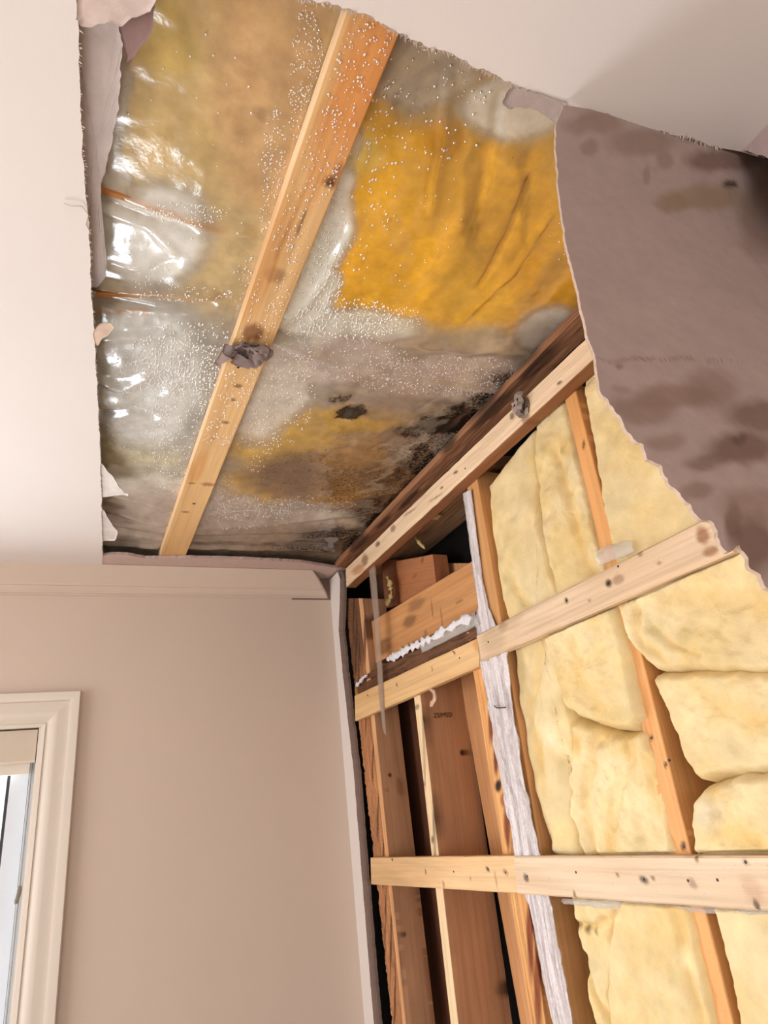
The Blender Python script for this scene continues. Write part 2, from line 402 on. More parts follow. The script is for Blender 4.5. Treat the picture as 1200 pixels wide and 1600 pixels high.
# ------------------------------------------------------------------ lumber
def lumber(name, quad, depth, base, mat=None, parent=None, spots=(), rough=.0008, wane=0, seed=0, step=.0036, side=None, chamf=.0015, under=None, vary=.12):
    """board from the four corners of its face (start top, end top, end bottom, start bottom), extruded by the depth vector"""
    A, B, C_, D = [np.asarray(q, float) for q in quad]; depth = np.asarray(depth, float); dl = np.linalg.norm(depth)
    ln = np.linalg.norm((B+C_)/2-(A+D)/2); w = (np.linalg.norm(A-D)+np.linalg.norm(B-C_))/2
    nu = max(4, int(ln/step)); na = max(5, int(w/.0036)); c = chamf
    sec = [(a, 0) for a in np.linspace(c/w, 1-c/w, na)] + [(1, c/dl)] + [(1, d) for d in np.linspace(.25, .75, max(1, min(24, int(dl/.005))))] + [(1, 1-c/dl), (1-c/w, 1), (.5, 1), (c/w, 1), (0, 1-c/dl)] + [(0, d) for d in np.linspace(.75, .25, max(1, min(24, int(dl/.005))))] + [(0, c/dl)]
    sec = np.array(sec); n = len(sec)
    u = np.linspace(0, 1, nu); V = []; UV = []
    pw = sec*np.array([w, dl]); per = np.r_[0, np.cumsum(np.linalg.norm(np.diff(pw, axis=0), axis=1))]
    for uu in u:
        T = A+(B-A)*uu; Bo = D+(C_-D)*uu
        for k, (a, d) in enumerate(sec):
            V.append(T+(Bo-T)*a+depth*d); UV.append((uu*ln+seed*1.37, per[k]+seed*.71))
    V = np.array(V); al = (B-A)/np.linalg.norm(B-A); ac = (D-A)/np.linalg.norm(D-A); dn_ = depth/dl
    loc = np.stack([V @ al, V @ ac, V @ dn_], 1)
    aa = np.tile(sec[:,0], nu); ddv = np.tile(sec[:,1], nu)
    n1 = noise(loc*np.array([6, 60, 60]), 1, seed+3, 3); n2 = noise(loc*np.array([14, 160, 160]), 1, seed+7, 2)
    edge = np.where(aa < .5, -1, 1)*(np.abs(aa-.5) > .44)
    V = V + ac*(edge*n1*rough)[:,None] + dn_*(n2*rough*.5+np.abs(n2)*rough*wane)[:,None]
    col = np.tile(np.asarray(base, float), (len(V), 1))
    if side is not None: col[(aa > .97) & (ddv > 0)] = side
    if under is not None: col[(aa < .03) & (ddv > 0)] = under
    col *= (1+vary*noise(loc*np.array([5, 30, 30]), 1, seed+11, 2))[:,None]
    for (p, rl, rw, cc, st, *sd_) in spots:
        d = V-np.asarray(p); rl_ = max(rl*.85, .0036); rw_ = max(rw*.85, .0028); q = ((d @ al)/rl_)**2 + ((d @ ac)/rw_)**2 + ((d @ dn_)/(max(rl_, rw_)*2))**2
        
        if sd_: q = ((d @ al)/rl)**2 + ((d @ dn_)/rw)**2 + ((d @ ac)/.012)**2
        q = np.sqrt(q)+.35*n2; f = np.clip((1.35-q)*1.6, 0, 1)*st
        col = col*(1-f[:,None])+np.asarray(cc)*f[:,None]
    F = grid_faces(nu, n, True)+[list(range(n))[::-1], [(nu-1)*n+k for k in range(n)]]
    return obj(name, V, F, mat or WOOD, parent, col=col, uv=np.array(UV), smooth=True, sharp=40)
DARK = L(52, 34, 22); BRN = L(120, 78, 48); RED = L(150, 84, 50)
def nail(p, nrm, r, parent, seed=0):
    nrm = np.asarray(nrm, float); nrm /= np.linalg.norm(nrm); p = np.asarray(p, float)
    P = [p+nrm*h for h in (-.002, .0006, .0011)]
    V, F = tube(P, [r*.9, r, r*.7], 9)
    obj('nail', V, F, STEEL, parent, smooth=False)

def wall_board(name, q, t, th, base, label, spots=(), nails=(), cat='board', sidespots=(), **kw):
    """horizontal or upright board on the right wall, corners given as seen on the plane t"""
    quad = [wp(x, y, t) for x, y in q]
    sp = [(wp(x, y, t), rl, rw, c, s) for (x, y, rl, rw, c, s) in spots] + [(hit_side(x, y, wsz(wp(q[2][0]*(y-q[3][1])/(q[2][1]-q[3][1])+q[3][0]*(q[2][1]-y)/(q[2][1]-q[3][1]), y, t))[0]), rl, rw, c, s, 1) for (x, y, rl, rw, c, s) in sidespots]
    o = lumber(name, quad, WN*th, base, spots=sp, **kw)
    if label: tag(o, label, cat)
    for i, (x, y) in enumerate(nails): nail(wp(x, y, t), -WN, .0022, o)
    return o
PALE = L(226, 192, 150); PALE2 = L(218, 190, 158); OR = L(206, 146, 88)

# ceiling strapping
S_Z = H+.012
sq = [cp(541,18,S_Z), cp(249,869,S_Z), cp(290,869,S_Z), cp(624,52,S_Z)]
# widen start beyond the cut edge so the strap runs on above the near ceiling board
ext = (sq[0]-sq[1])*.16; ext2 = (sq[3]-sq[2])*.16
spots = [(516,284,.014,.011,DARK,1),(527,268,.02,.008,BRN,.8),(560,140,.006,.005,BRN,.7),(440,380,.05,.004,BRN,.5),(430,430,.02,.02,BRN,.55),(470,350,.03,.002,BRN,.8),
         (395,520,.03,.022,L(120,66,36),.8),(372,603,.008,.01,BRN,.8),(365,625,.006,.006,DARK,.7),(352,660,.006,.009,BRN,.8),(300,755,.006,.01,BRN,.8),(325,757,.012,.02,L(150,84,44),.7),
         (303,787,.006,.004,DARK,.95),(290,800,.008,.012,BRN,.7),(333,685,.004,.004,BRN,.7),(590,90,.16,.05,L(206,124,54),.6),(540,180,.16,.04,L(214,140,70),.5),(310,730,.1,.02,L(206,142,74),.5),(420,400,.16,.03,L(206,144,78),.45)]
strap = lumber('ceiling_strapping', [sq[0]+ext, sq[1]+(sq[1]-sq[0])*.03, sq[2]+(sq[2]-sq[3])*.03, sq[3]+ext2], UP*.024, L(222, 180, 126),
               spots=[(cp(x, y, S_Z), a, b, c, s) for x, y, a, b, c, s in spots], seed=1, rough=.0006, under=L(238, 202, 160))
tag(strap, 'long orange pine strap crossing the open ceiling hole, beaded with water drops', 'wood strip')
for p in ((386,572),(402,566),(304,787),(372,574)): nail(cp(*p, S_Z), (0, 0, -1), .0028, strap)

# upper board along the wall top
TP = dict(t=.012)
tq = [(914,530),(540,888),(541,918),(930,558)]
ex = lambda q, f: [(q[0][0]+(q[0][0]-q[1][0])*f, q[0][1]+(q[0][1]-q[1][1])*f), q[1], q[2], (q[3][0]+(q[3][0]-q[2][0])*f, q[3][1]+(q[3][1]-q[2][1])*f)]
tq = ex(tq, .12)
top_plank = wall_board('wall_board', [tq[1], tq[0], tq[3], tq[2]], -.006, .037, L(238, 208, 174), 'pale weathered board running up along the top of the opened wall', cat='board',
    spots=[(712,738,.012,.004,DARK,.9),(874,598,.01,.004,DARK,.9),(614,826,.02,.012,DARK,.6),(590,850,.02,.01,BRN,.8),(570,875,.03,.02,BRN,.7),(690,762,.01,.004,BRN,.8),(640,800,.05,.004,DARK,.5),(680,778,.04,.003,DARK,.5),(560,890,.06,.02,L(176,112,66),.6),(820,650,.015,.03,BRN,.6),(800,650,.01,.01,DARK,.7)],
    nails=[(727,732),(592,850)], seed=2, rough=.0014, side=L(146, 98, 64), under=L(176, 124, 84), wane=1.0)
# dark nailer board lying at ceiling level beside it
def nboard(n0, n1, s0, s1, z, th, base, name, label, **kw):
    q = [ORG-WD*s0+WN*n0+UP*z, ORG-WD*s1+WN*n0+UP*z, ORG-WD*s1+WN*n1+UP*z, ORG-WD*s0+WN*n1+UP*z]
    o = lumber(name, q, UP*th, base, **kw); return tag(o, label, 'board')
nboard(-.014, .05, .02, 1.62, H+.006, .02, L(160, 112, 80), 'ceiling_nailer', 'dark damp reddish board edging the plastic above the pale wall-top board', seed=3, rough=.003, mat=WOOD_ROUGH, wane=1,
    spots=[(cp(x, y, H+.006), a, b, DARK, .8) for x, y, a, b in ((840,570,.08,.02),(770,640,.1,.02),(640,780,.08,.012),(560,850,.08,.02),(700,700,.05,.01),(600,815,.06,.01))])

# middle strapping: clean left length, older right length
wall_board('wall_strapping', [(554,1087),(748,996),(749,1041),(555,1127)], .012, .019, L(226, 186, 134), 'clean pale strap over the dark stud bay, ending against the white-wrapped stud, upper row', cat='wood strip',
    spots=[(738,985,.012,.02,BRN,.4),(745,1005,.02,.02,L(214,150,86),.8),(620,1070,.006,.006,BRN,.8),(710,1020,.005,.004,DARK,.8),(675,1045,.004,.008,BRN,.7),(575,1087,.005,.004,DARK,.6)], seed=4,
    nails=[(718,1028),(574,1086),(708,1018)])
s5 = [(747,1013,.002,.035,DARK,.6),(785,978,.02,.012,BRN,.5),(788,942,.01,.04,BRN,.5),(885,938,.006,.006,DARK,.8),(951,911,.008,.008,DARK,.9),(966,905,.015,.01,BRN,.5),(981,870,.004,.004,BRN,.7),(1000,865,.006,.006,BRN,.7),(1030,880,.006,.004,BRN,.6),
      (1098,838,.012,.016,L(150,96,56),.8),(1110,862,.014,.008,L(150,96,56),.7),(770,1000,.05,.04,L(196,170,138),.7),(800,965,.04,.03,L(196,170,138),.5),(1003,940,.003,.003,DARK,.7),(921,938,.003,.003,DARK,.6),(985,958,.003,.003,DARK,.6)]
wall_board('wall_strapping', [(744,992),(1112,803),(1144,862),(750,1034)], .004, .024, L(224, 196, 164), 'old scuffed pale strap slanting past the wool to the hanging plasterboard', cat='wood strip', spots=s5, seed=5, rough=.0018, chamf=.004,
    nails=[(763,1003),(885,938),(951,912),(966,885)])
# lower strapping
wall_board('wall_strapping', [(579,1340),(805,1337),(810,1396),(580,1382)], .012, .019, L(228, 190, 142), 'clean pale strap over the dark stud bay, lower row beside the corner', cat='wood strip',
    spots=[(613,1343,.006,.004,DARK,.8),(665,1362,.003,.008,DARK,.7),(693,1382,.006,.008,L(150,96,56),.7),(762,1358,.008,.005,DARK,.8),(790,1363,.01,.006,BRN,.6),(775,1375,.004,.02,BRN,.4),(735,1373,.004,.006,BRN,.5)], seed=6,
    nails=[(763,1358),(790,1363),(613,1343),(709,1362)])
wall_board('wall_strapping', [(803,1338),(1290,1337),(1290,1430),(808,1397)], .008, .022, L(224, 198, 168), 'wide old speckled strap in front of the lower wool, lower row to the frame edge', cat='wood strip',
    spots=[(822,1372,.01,.008,DARK,.8),(898,1398,.004,.008,BRN,.8),(1006,1374,.012,.006,DARK,.8),(1020,1372,.006,.004,BRN,.8),(965,1367,.004,.004,BRN,.7),(1082,1380,.008,.008,BRN,.5),(1182,1413,.005,.008,DARK,.9),(1088,1341,.004,.006,BRN,.8),(1165,1347,.005,.005,BRN,.5),(1175,1390,.02,.02,L(190,150,116),.4)],
    seed=7, rough=.001, chamf=.003, nails=[(1075,1376),(1121,1375),(1006,1374),(824,1369),(1165,1347),(900,1363)])

# upright studs.  q: top-left, bottom-left, bottom-right, top-right of the face
def stud(q, t, depth, base, label, name='wall_stud', **kw):
    # lumber(): start top = left edge top, end top = left edge bottom -> 'side' colour is the face towards the camera
    return wall_board(name, [q[0], q[1], q[2], q[3]], t, depth, base, label, cat='stud', **kw)
def extd(q, f=.12):    # run on below the frame
    (a, b, c, d) = q
    return [a, (b[0]+(b[0]-a[0])*f, b[1]+(b[1]-a[1])*f), (c[0]+(c[0]-d[0])*f, c[1]+(c[1]-d[1])*f), d]
# corner stud with bark edge
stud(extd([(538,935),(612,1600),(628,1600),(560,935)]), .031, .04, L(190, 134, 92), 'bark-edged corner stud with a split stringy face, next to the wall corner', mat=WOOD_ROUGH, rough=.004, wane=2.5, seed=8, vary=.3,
     spots=[(553,975,.22,.2,L(100,66,46),.85)]+[(wx, wy, .12, .006, DARK, .75) for wx, wy in ((552,960),(556,1010),(560,1050),(582,1180),(590,1260),(598,1340),(572,1100),(610,1480),(616,1560),(602,1420))])  # first, large spot: shade at the top of the bay put into the colour
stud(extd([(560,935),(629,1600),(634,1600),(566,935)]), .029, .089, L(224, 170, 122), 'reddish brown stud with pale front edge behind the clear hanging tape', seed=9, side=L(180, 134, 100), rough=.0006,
     sidespots=[(609,1211,.006,.006,DARK,.9),(603,1236,.007,.008,DARK,.9),(625,1230,.03,.012,L(140,96,64),.7),(632,1460,.006,.006,DARK,.8),(585,980,.22,.2,L(92,60,42),.85)])  # last, large side spot paints in the same shade
# deep back boards seen between the studs; shade is in the dark ones' colours
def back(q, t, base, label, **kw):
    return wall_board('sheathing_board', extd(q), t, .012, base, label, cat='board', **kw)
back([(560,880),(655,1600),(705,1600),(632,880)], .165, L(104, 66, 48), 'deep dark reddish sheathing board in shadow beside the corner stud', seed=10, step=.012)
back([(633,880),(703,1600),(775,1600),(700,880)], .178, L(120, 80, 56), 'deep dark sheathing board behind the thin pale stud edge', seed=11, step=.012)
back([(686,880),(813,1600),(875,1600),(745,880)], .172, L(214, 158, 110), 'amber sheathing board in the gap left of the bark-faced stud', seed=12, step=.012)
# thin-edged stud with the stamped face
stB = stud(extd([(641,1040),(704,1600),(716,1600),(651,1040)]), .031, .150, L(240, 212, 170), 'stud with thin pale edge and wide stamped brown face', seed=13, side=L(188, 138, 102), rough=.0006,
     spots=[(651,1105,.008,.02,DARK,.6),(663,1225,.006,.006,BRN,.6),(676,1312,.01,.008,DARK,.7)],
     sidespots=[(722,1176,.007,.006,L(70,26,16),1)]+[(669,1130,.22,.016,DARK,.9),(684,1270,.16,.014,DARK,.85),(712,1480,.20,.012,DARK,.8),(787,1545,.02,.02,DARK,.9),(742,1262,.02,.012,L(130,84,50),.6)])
# bark strip beside the white wrap
stC = stud(extd([(728,985),(829,1600),(853,1600),(762,985)]), .031, .05, L(222, 164, 104), 'pale-edged stud whose bark face shows one black knot, beside the white wrap', seed=14, mat=WOOD_ROUGH, rough=.002, wane=1.2,
     spots=[(778,1228,.014,.014,DARK,1.0),(767,1130,.05,.013,L(130,62,32),.95),(774,1185,.04,.012,L(116,54,28),.95),(792,1290,.05,.013,L(124,60,32),.95),(786,1250,.015,.012,L(150,80,44),.8),(800,1330,.03,.006,DARK,.5),(757,1085,.04,.010,L(210,140,80),.6),
            (828,1470,.08,.012,L(130,64,34),.95),(840,1550,.08,.012,L(136,70,38),.95)])
# wrapped stud (its side towards us is bare)
stud(extd([(726,740),(866,1600),(890,1600),(743,735)]), .031, .138, L(214, 160, 104), 'stud under the white crinkled film, bare orange on its shaded side', seed=15, side=L(222, 168, 114), rough=.0008)
# stud between the two wool bays
stud(extd([(878,606),(1112,1600),(1146,1600),(897,600)]), .031, .138, L(226, 166, 104), 'orange stud standing between the two bays of yellow wool', seed=16, side=L(212, 156, 104), rough=.0008,
     spots=[(1018,1153,.006,.004,DARK,.9),(1040,1195,.005,.003,DARK,.9),(1063,1232,.005,.004,DARK,.9),(1068,1322,.008,.006,DARK,.8),(912,695,.01,.004,DARK,.8),(1015,1060,.2,.012,L(214,150,90),.5)],
     nails=[(1018,1153),(1068,1323),(1045,1188)])

# blocking and loose pieces at the top of the dark bay
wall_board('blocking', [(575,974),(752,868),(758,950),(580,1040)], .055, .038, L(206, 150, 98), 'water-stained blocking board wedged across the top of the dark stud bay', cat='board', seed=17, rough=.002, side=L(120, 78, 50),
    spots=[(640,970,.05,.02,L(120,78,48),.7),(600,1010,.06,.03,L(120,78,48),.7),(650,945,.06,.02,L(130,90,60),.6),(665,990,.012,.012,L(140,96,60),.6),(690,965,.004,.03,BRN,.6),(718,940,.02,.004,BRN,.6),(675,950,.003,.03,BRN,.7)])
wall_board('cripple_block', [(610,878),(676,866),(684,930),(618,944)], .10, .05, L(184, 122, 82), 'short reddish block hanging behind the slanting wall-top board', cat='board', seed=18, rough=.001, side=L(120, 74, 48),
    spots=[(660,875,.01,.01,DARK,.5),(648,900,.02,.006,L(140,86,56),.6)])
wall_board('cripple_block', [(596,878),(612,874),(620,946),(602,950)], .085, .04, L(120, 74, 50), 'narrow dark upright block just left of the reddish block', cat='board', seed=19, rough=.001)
# soffit plank above the bay: faces down
q = [wl(.20, 2.385, .09), wl(1.02, 2.385, .09), wl(1.02, 2.40, .21), wl(.20, 2.40, .21)]
tag(lumber('plate_board', q, UP*.03, L(176, 136, 104), seed=20, mat=WOOD_ROUGH, rough=.001, spots=[(wl(.45, 2.385, .1), .2, .05, L(120, 86, 62), .6)]), 'greyish plywood plate seen from below, above the black gap', 'board')
# ledge of split wood with white foam above the clean strap
wall_board('split_batten', [(556,1062),(745,965),(748,995),(558,1092)], .026, .02, L(110, 74, 50), 'dark splintered batten carrying a line of white foam', cat='board', mat=WOOD_ROUGH, seed=22, rough=.006, wane=2,
    spots=[(700,985,.08,.02,L(160,134,122),.8)])
def ribbon(name, pts, width, thick, mat, label, cat, seed, amp=.3, n=90, parent=None, col=None):
    """lumpy strand: half-round ridge of material following a line of world points"""
    P = sample_line(pts, n); V = []; m = 10
    T = np.gradient(P, axis=0); T /= np.linalg.norm(T, axis=1)[:,None]
    for i, p in enumerate(P):
        ac = np.cross(T[i], WN); ac /= np.linalg.norm(ac)
        f = 1+amp*noise(np.array([i*.35, seed, 0]), 1, seed, 2)[0]*1.6
        f *= min(1, (i+1)/4, (n-i)/4)
        o = noise(np.array([i*.2, seed, 4]), 1, seed, 2)[0]*width*.25
        for k in range(m):
            th = 2*math.pi*k/m; g = 1+.35*noise(np.array([i*.6, k*1.1, seed]), 1, seed+2, 2)[0]
            V.append(p + ac*(o+width/2*f*g*math.cos(th)) - WN*(thick/2*f*g*math.sin(th)))
    o = obj(name, V, grid_faces(n, m, True)+[list(range(m))[::-1], [(n-1)*m+k for k in range(m)]], mat, parent, smooth=True)
    if label: tag(o, label, cat)
    return o
ribbon('foam_bead', [wp(x, y, .018) for x, y in ((604,1032),(630,1018),(660,1004),(690,988),(715,975),(737,963))], .018, .006, FOAM, 'ragged line of white foam along the dark splintered batten', 'foam', 23, .75, 90)
ribbon('foam_bead', [wp(x, y, .02) for x, y in ((556,1072),(562,1066),(568,1058),(574,1056))], .012, .01, FOAM, 'small white foam crumb beside the wall corner, left of the long foam line', 'foam', 24, .5, 20)
ribbon('wool_tuft', [wp(x, y, .085) for x, y in ((690,806),(668,812),(650,824),(648,838),(656,850),(664,858))], .012, .010, WOOLTUFT, 'hooked yellow wool tuft clinging to the grey plate above the black gap', 'wool tuft', 25, .7, 40)
ribbon('wool_tuft', [wp(x, y, .06) for x, y in ((604,900),(609,912),(612,926),(608,938),(604,946))], .018, .012, WOOLTUFT, 'pale ragged wool tuft hanging beside the clear tape', 'wool tuft', 26, .9, 40)
ribbon('wool_tuft', [wp(x, y, .03) for x, y in ((616,1026),(628,1014),(640,1008))], .012, .010, WOOLTUFT, 'yellow crumb of wool on the left end of the foam line', 'wool tuft', 27, .7, 24)

# ------------------------------------------------------------------ clear tape, white wrap on the stud
def strip_film(name, lft, rgt, t, mat, label, cat, n=80, m=10, bulge=.004, amp=.002, seed=0, parent=None, folds=0):
    Lp = sample_line([wp(x, y, t) for x, y in lft], n); Rp = sample_line([wp(x, y, t) for x, y in rgt], n); V = []
    for i in range(n):
        for j in range(m):
            a = j/(m-1); p = Lp[i]*(1-a)+Rp[i]*a
            h = bulge*math.sin(math.pi*a)+amp*noise(np.array([i*.22, a*9, seed]), 1, seed, 3)[0]
            if folds: h = min(h, .006); h += folds*abs(math.sin(a*math.pi*2.6+.35*math.sin(i*.12)+.7*noise(np.array([i*.09, 0, seed]), 1, seed+4)[0]))
            V.append(p-WN*(min(h, .0148) if folds > .01 else h))
    V2 = [v+WN*.0012 for v in V]; N_ = n*m; F = grid_faces(n, m)+[f[::-1] for f in grid_faces(n, m, off=N_)]
    bl = [i*m for i in range(n)]; br = [i*m+m-1 for i in range(n)]
    for e in (bl, br):
        for a, b in zip(e[:-1], e[1:]): F.append([a, b, b+N_, a+N_])
    o = obj(name, V+V2, F, mat, parent, smooth=True)
    if label: tag(o, label, cat)
    return o
strip_film('clear_tape', [(575,872),(577,900),(583,960),(588,1030),(592,1090),(598,1140)], [(584,862),(587,898),(592,960),(596,1030),(599,1090),(603,1150)], .008, FILM_C,
           'narrow strip of clear tape dangling from the wall-top board over the dark bay', 'tape', m=6, bulge=.001, amp=.001, seed=2)
wrapA = strip_film('film_wrap', [(752,1020),(763,1080),(775,1150),(790,1230),(800,1280),(812,1345),(832,1420),(850,1500),(870,1600),(890,1700)],
           [(798,1005),(806,1080),(815,1150),(829,1230),(840,1280),(853,1345),(872,1420),(885,1500),(905,1600),(930,1700)], .029, FILM_W,
           'crinkled white film wrapped down the stud, below the upper strap', 'plastic film', n=220, m=40, bulge=.008, amp=.004, seed=5, folds=.016)
strip_film('film_wrap', [(723,772),(732,830),(740,900),(748,950),(742,968),(746,995)], [(737,765),(745,830),(754,900),(764,950),(772,968),(778,985)], .027, FILM_W,
           'thin white film edge stuck to the upper length of the wrapped stud', 'plastic film', n=90, m=10, bulge=.002, amp=.002, seed=6, folds=.002)
strip_film('film_scrap', [(655,1004),(690,985),(720,968),(742,955)], [(660,1020),(694,1003),(724,988),(748,976)], .02, FILM_L,
           'clear film scrap between foam line and wrapped stud', 'plastic film', n=40, m=8, bulge=.003, amp=.003, seed=7)
strip_film('film_scrap', [(930,862),(950,852),(975,845),(990,846)], [(938,884),(958,876),(980,868),(992,862)], .020, FILM_L,
           'small clear film scrap poking above the old slanting strap', 'plastic film', n=30, m=8, bulge=.006, amp=.004, seed=8)
strip_film('film_scrap', [(878,1404),(940,1406),(1000,1408),(1060,1414),(1120,1418),(1200,1420),(1250,1424)], [(882,1412),(940,1420),(1000,1422),(1060,1424),(1120,1428),(1200,1432),(1250,1434)], .026, FILM_L,
           'long clear film edge showing below the wide lower strap', 'plastic film', n=120, m=8, bulge=.004, amp=.004, seed=9)
ribbon('film_curl', [wp(x, y, .02) for x, y in ((662,1076),(670,1072),(678,1080),(680,1090),(676,1100),(672,1104))], .014, .008, mat_film('pinkish_film', L(222, 186, 160), .75, .3), 'ear-shaped pinkish film curl hanging under the clean upper strap', 'plastic film', 28, .3, 30)
# small bent nail through the wrap
Pn = [wp(772,1103,.012), wp(776,1106,.004), wp(786,1106,.0), wp(790,1105,.0)]
tag(obj('bent_nail', *tube(Pn, .0012, 7), STEEL), 'small bent nail sticking out of the white film wrap', 'nail')
# a drip of clear glue on the stamped stud face
B_s, B_z = wsz(wp(652, 1100, .031))
def face_pt(s, z, t): return wl(s, z, t)
sB = wsz(wp(664, 1150, .031))[0]
tx = bpy.data.curves.new('stamp', 'FONT'); tx.body = 'ZS/MSD'; tx.size = .018; tx.extrude = .0002; tx.align_x = 'CENTER'
dg = bpy.data.objects.new('stamp_src', tx); sc.collection.objects.link(dg)
bpy.context.view_layer.update()
tm = bpy.data.meshes.new_from_object(dg.evaluated_get(bpy.context.evaluated_depsgraph_get()))
tv = np.array([v.co[:] for v in tm.vertices]); tfc = [list(p.vertices) for p in tm.polygons]
bpy.data.objects.remove(dg); bpy.data.curves.remove(tx); bpy.data.meshes.remove(tm)
sB = wsz(wp(660.2, 1119, .031))[0]
pc = hit_side(692, 1121, sB)
W3 = np.array([pc + WN*v[0] + UP*v[1] - WD*(.002+v[2]) for v in tv])
obj('stamp', W3, tfc, INK, stB, smooth=False)

# ------------------------------------------------------------------ glass wool in the wall
def batt(name, outline, label, t_face, t_back=.125, creases=(), seed=0, base=L(230, 209, 164), nr=46, na=150, fray=.004, tint=(), lift=None, wool=.010, group=None):
    """soft pillow between studs: star-shaped outline (px on the plane t=.031), puffed towards the room"""
    O2 = np.array([wsz(wp(x, y, .031)) for x, y in outline]); O2 = np.r_[O2, O2[:1]]
    Q = sample_line(O2, na+1)[:-1]; Qc = Q.mean(0); Q = Q+(Q-Qc)/np.linalg.norm(Q-Qc, axis=1)[:,None]*.010; c = (O2[:-1].max(0)+O2[:-1].min(0))/2
    mean = Q.mean(0); c = .5*c+.5*mean
    th = np.arange(na); fr = noise(np.c_[Q, th*0], 1/.012, seed+1, 2)*fray
    dirq = Q-c; dirq /= np.linalg.norm(dirq, axis=1)[:,None]; Q = Q+dirq*fr[:,None]
    R = np.linspace(0, 1, nr)**.72
    pts = (c[None,None]+(Q-c)[None]*R[:,None,None])              # nr x na x 2
    P = pts.reshape(-1, 2); rr = np.repeat(R, na)
    # distance to the outline drives the roundness of the rim
    de = seg_dist(P, np.r_[Q, Q[:1]]); de[rr >= .9999] = 0
    rim = np.clip(de/.024, 0, 1); prof = np.sqrt(np.clip(1-(1-rim)**2, 0, 1))
    P3 = np.c_[P, np.full(len(P), seed*.37)]
    t = t_back+(t_face-t_back)*prof
    t = t - prof*(wool*noise(P3, 1/.07, seed+2, 2)+wool*.45*noise(P3, 1/.02, seed+3, 3))
    cr = np.zeros(len(P))
    for (line, wd, dp) in creases:
        ln = np.array([wsz(wp(x, y, .031)) for x, y in line]); d = seg_dist(P+np.c_[noise(P3, 1/.03, seed+6), noise(P3, 1/.03, seed+8)]*.006, ln)
        g = np.exp(-(d/wd)**2); t += g*dp*prof; cr = np.maximum(cr, g)
    # strapping presses the wool back
    for (l1, off) in (STR_M, STR_L, STR_T):
        d = np.abs(P[:,1]-(l1[0]+(P[:,0])*l1[1])); pr = np.clip(1-(d-(.05 if l1 is STR_T[0] else .036))/.02, 0, 1)
        t = np.maximum(t, pr*.034+(1-pr)*(-.05))
    if lift is not None: t += lift(P)
    col = np.tile(np.asarray(base, float), (len(P), 1))*(1+.20*noise(P3, 1/.045, seed+12, 4))[:,None]
    wy = np.clip(noise(P3, 1/.09, seed+14, 2)*.9+.3, 0, 1)[:,None]
    col = col*(1-.5*wy)+L(216, 182, 120)*.5*wy
    col = col*(1-.35*cr[:,None])+L(224, 182, 106)*.35*cr[:,None]
    for (x, y, r, cc, st) in tint:
        q = np.array(wsz(wp(x, y, .031))); f = np.clip(1.2-np.linalg.norm(P-q, axis=1)/r+.3*noise(P3, 1/.02, seed+15, 2), 0, 1)*st
        col = col*(1-f[:,None])+np.asarray(cc)*f[:,None]
    V = [wl(p[0], p[1], tt) for p, tt in zip(P, t)]
    F = grid_faces(nr, na, True); F = [f[::-1] for f in F]
    nb = len(V); V += [wl(q[0], q[1], t_back+.02) for q in Q]; V.append(wl(c[0], c[1], t_back+.02)); col = np.r_[col, np.tile(base, (na+1, 1))]
    o0 = (nr-1)*na
    for k in range(na):
        k2 = (k+1) % na; F.append([o0+k, o0+k2, nb+k2, nb+k]); F.append([nb+k, nb+k2, nb+na])
    o = obj(name, V, F, FIBER, None, col=col, smooth=True)
    return tag(o, label, 'insulation')
def fitl(p, q, t):
    a = wsz(wp(*p, t)); b = wsz(wp(*q, t)); k = (b[1]-a[1])/(b[0]-a[0]); return ((a[1]-k*a[0], k), 0)
STR_M = fitl((745,1014), (1127,832), .012); STR_L = fitl((805,1367), (1200,1380), .012); STR_T = fitl((540,903), (922,544), .012)
G_ = L(204, 186, 136)
batt('wool_batt', [(752,760),(800,700),(838,655),(834,740),(842,820),(858,880),(868,930),(862,1000),(878,1070),(894,1130),(897,1200),(892,1270),(915,1345),(852,1340),(834,1260),(812,1160),(799,1060),(792,985),(772,900),(760,830)],
     'narrow yellow wool batt right beside the wrapped stud, down to the lower strap', .038, seed=31,
     creases=[([(790,900),(830,960),(855,1010)], .012, .006), ([(850,1170),(880,1190)], .012, .01), ([(845,1000),(820,1100),(840,1200)], .012, .008)],
     tint=[(800,860,.02,G_,.7),(790,900,.02,G_,.6),(870,1200,.03,L(190,170,120),.5),(850,1155,.04,L(238,222,190),.7)])
batt('wool_batt', [(830,660),(880,612),(896,690),(915,780),(942,866),(958,920),(940,950),(860,960),(862,925),(850,880),(838,800),(828,730)],
     'tall soft wool batt left of the orange stud, above the old slanting strap', .034, seed=32,
     creases=[([(862,700),(885,780),(905,860),(930,920)], .014, .012)], tint=[(880,700,.03,L(214,176,96),.5),(850,700,.02,L(200,176,120),.5)])
batt('wool_batt', [(852,985),(900,960),(962,930),(985,1010),(1000,1070),(1012,1120),(1000,1138),(960,1140),(925,1125),(895,1110),(875,1060),(858,1020)],
     'bulging yellow wool pillow hanging just under the slanting strap, left of the orange stud', .012, seed=33, wool=.012,
     creases=[([(905,1000),(915,1060),(950,1110)], .015, .006)], tint=[(940,960,.03,L(222,190,112),.6)])
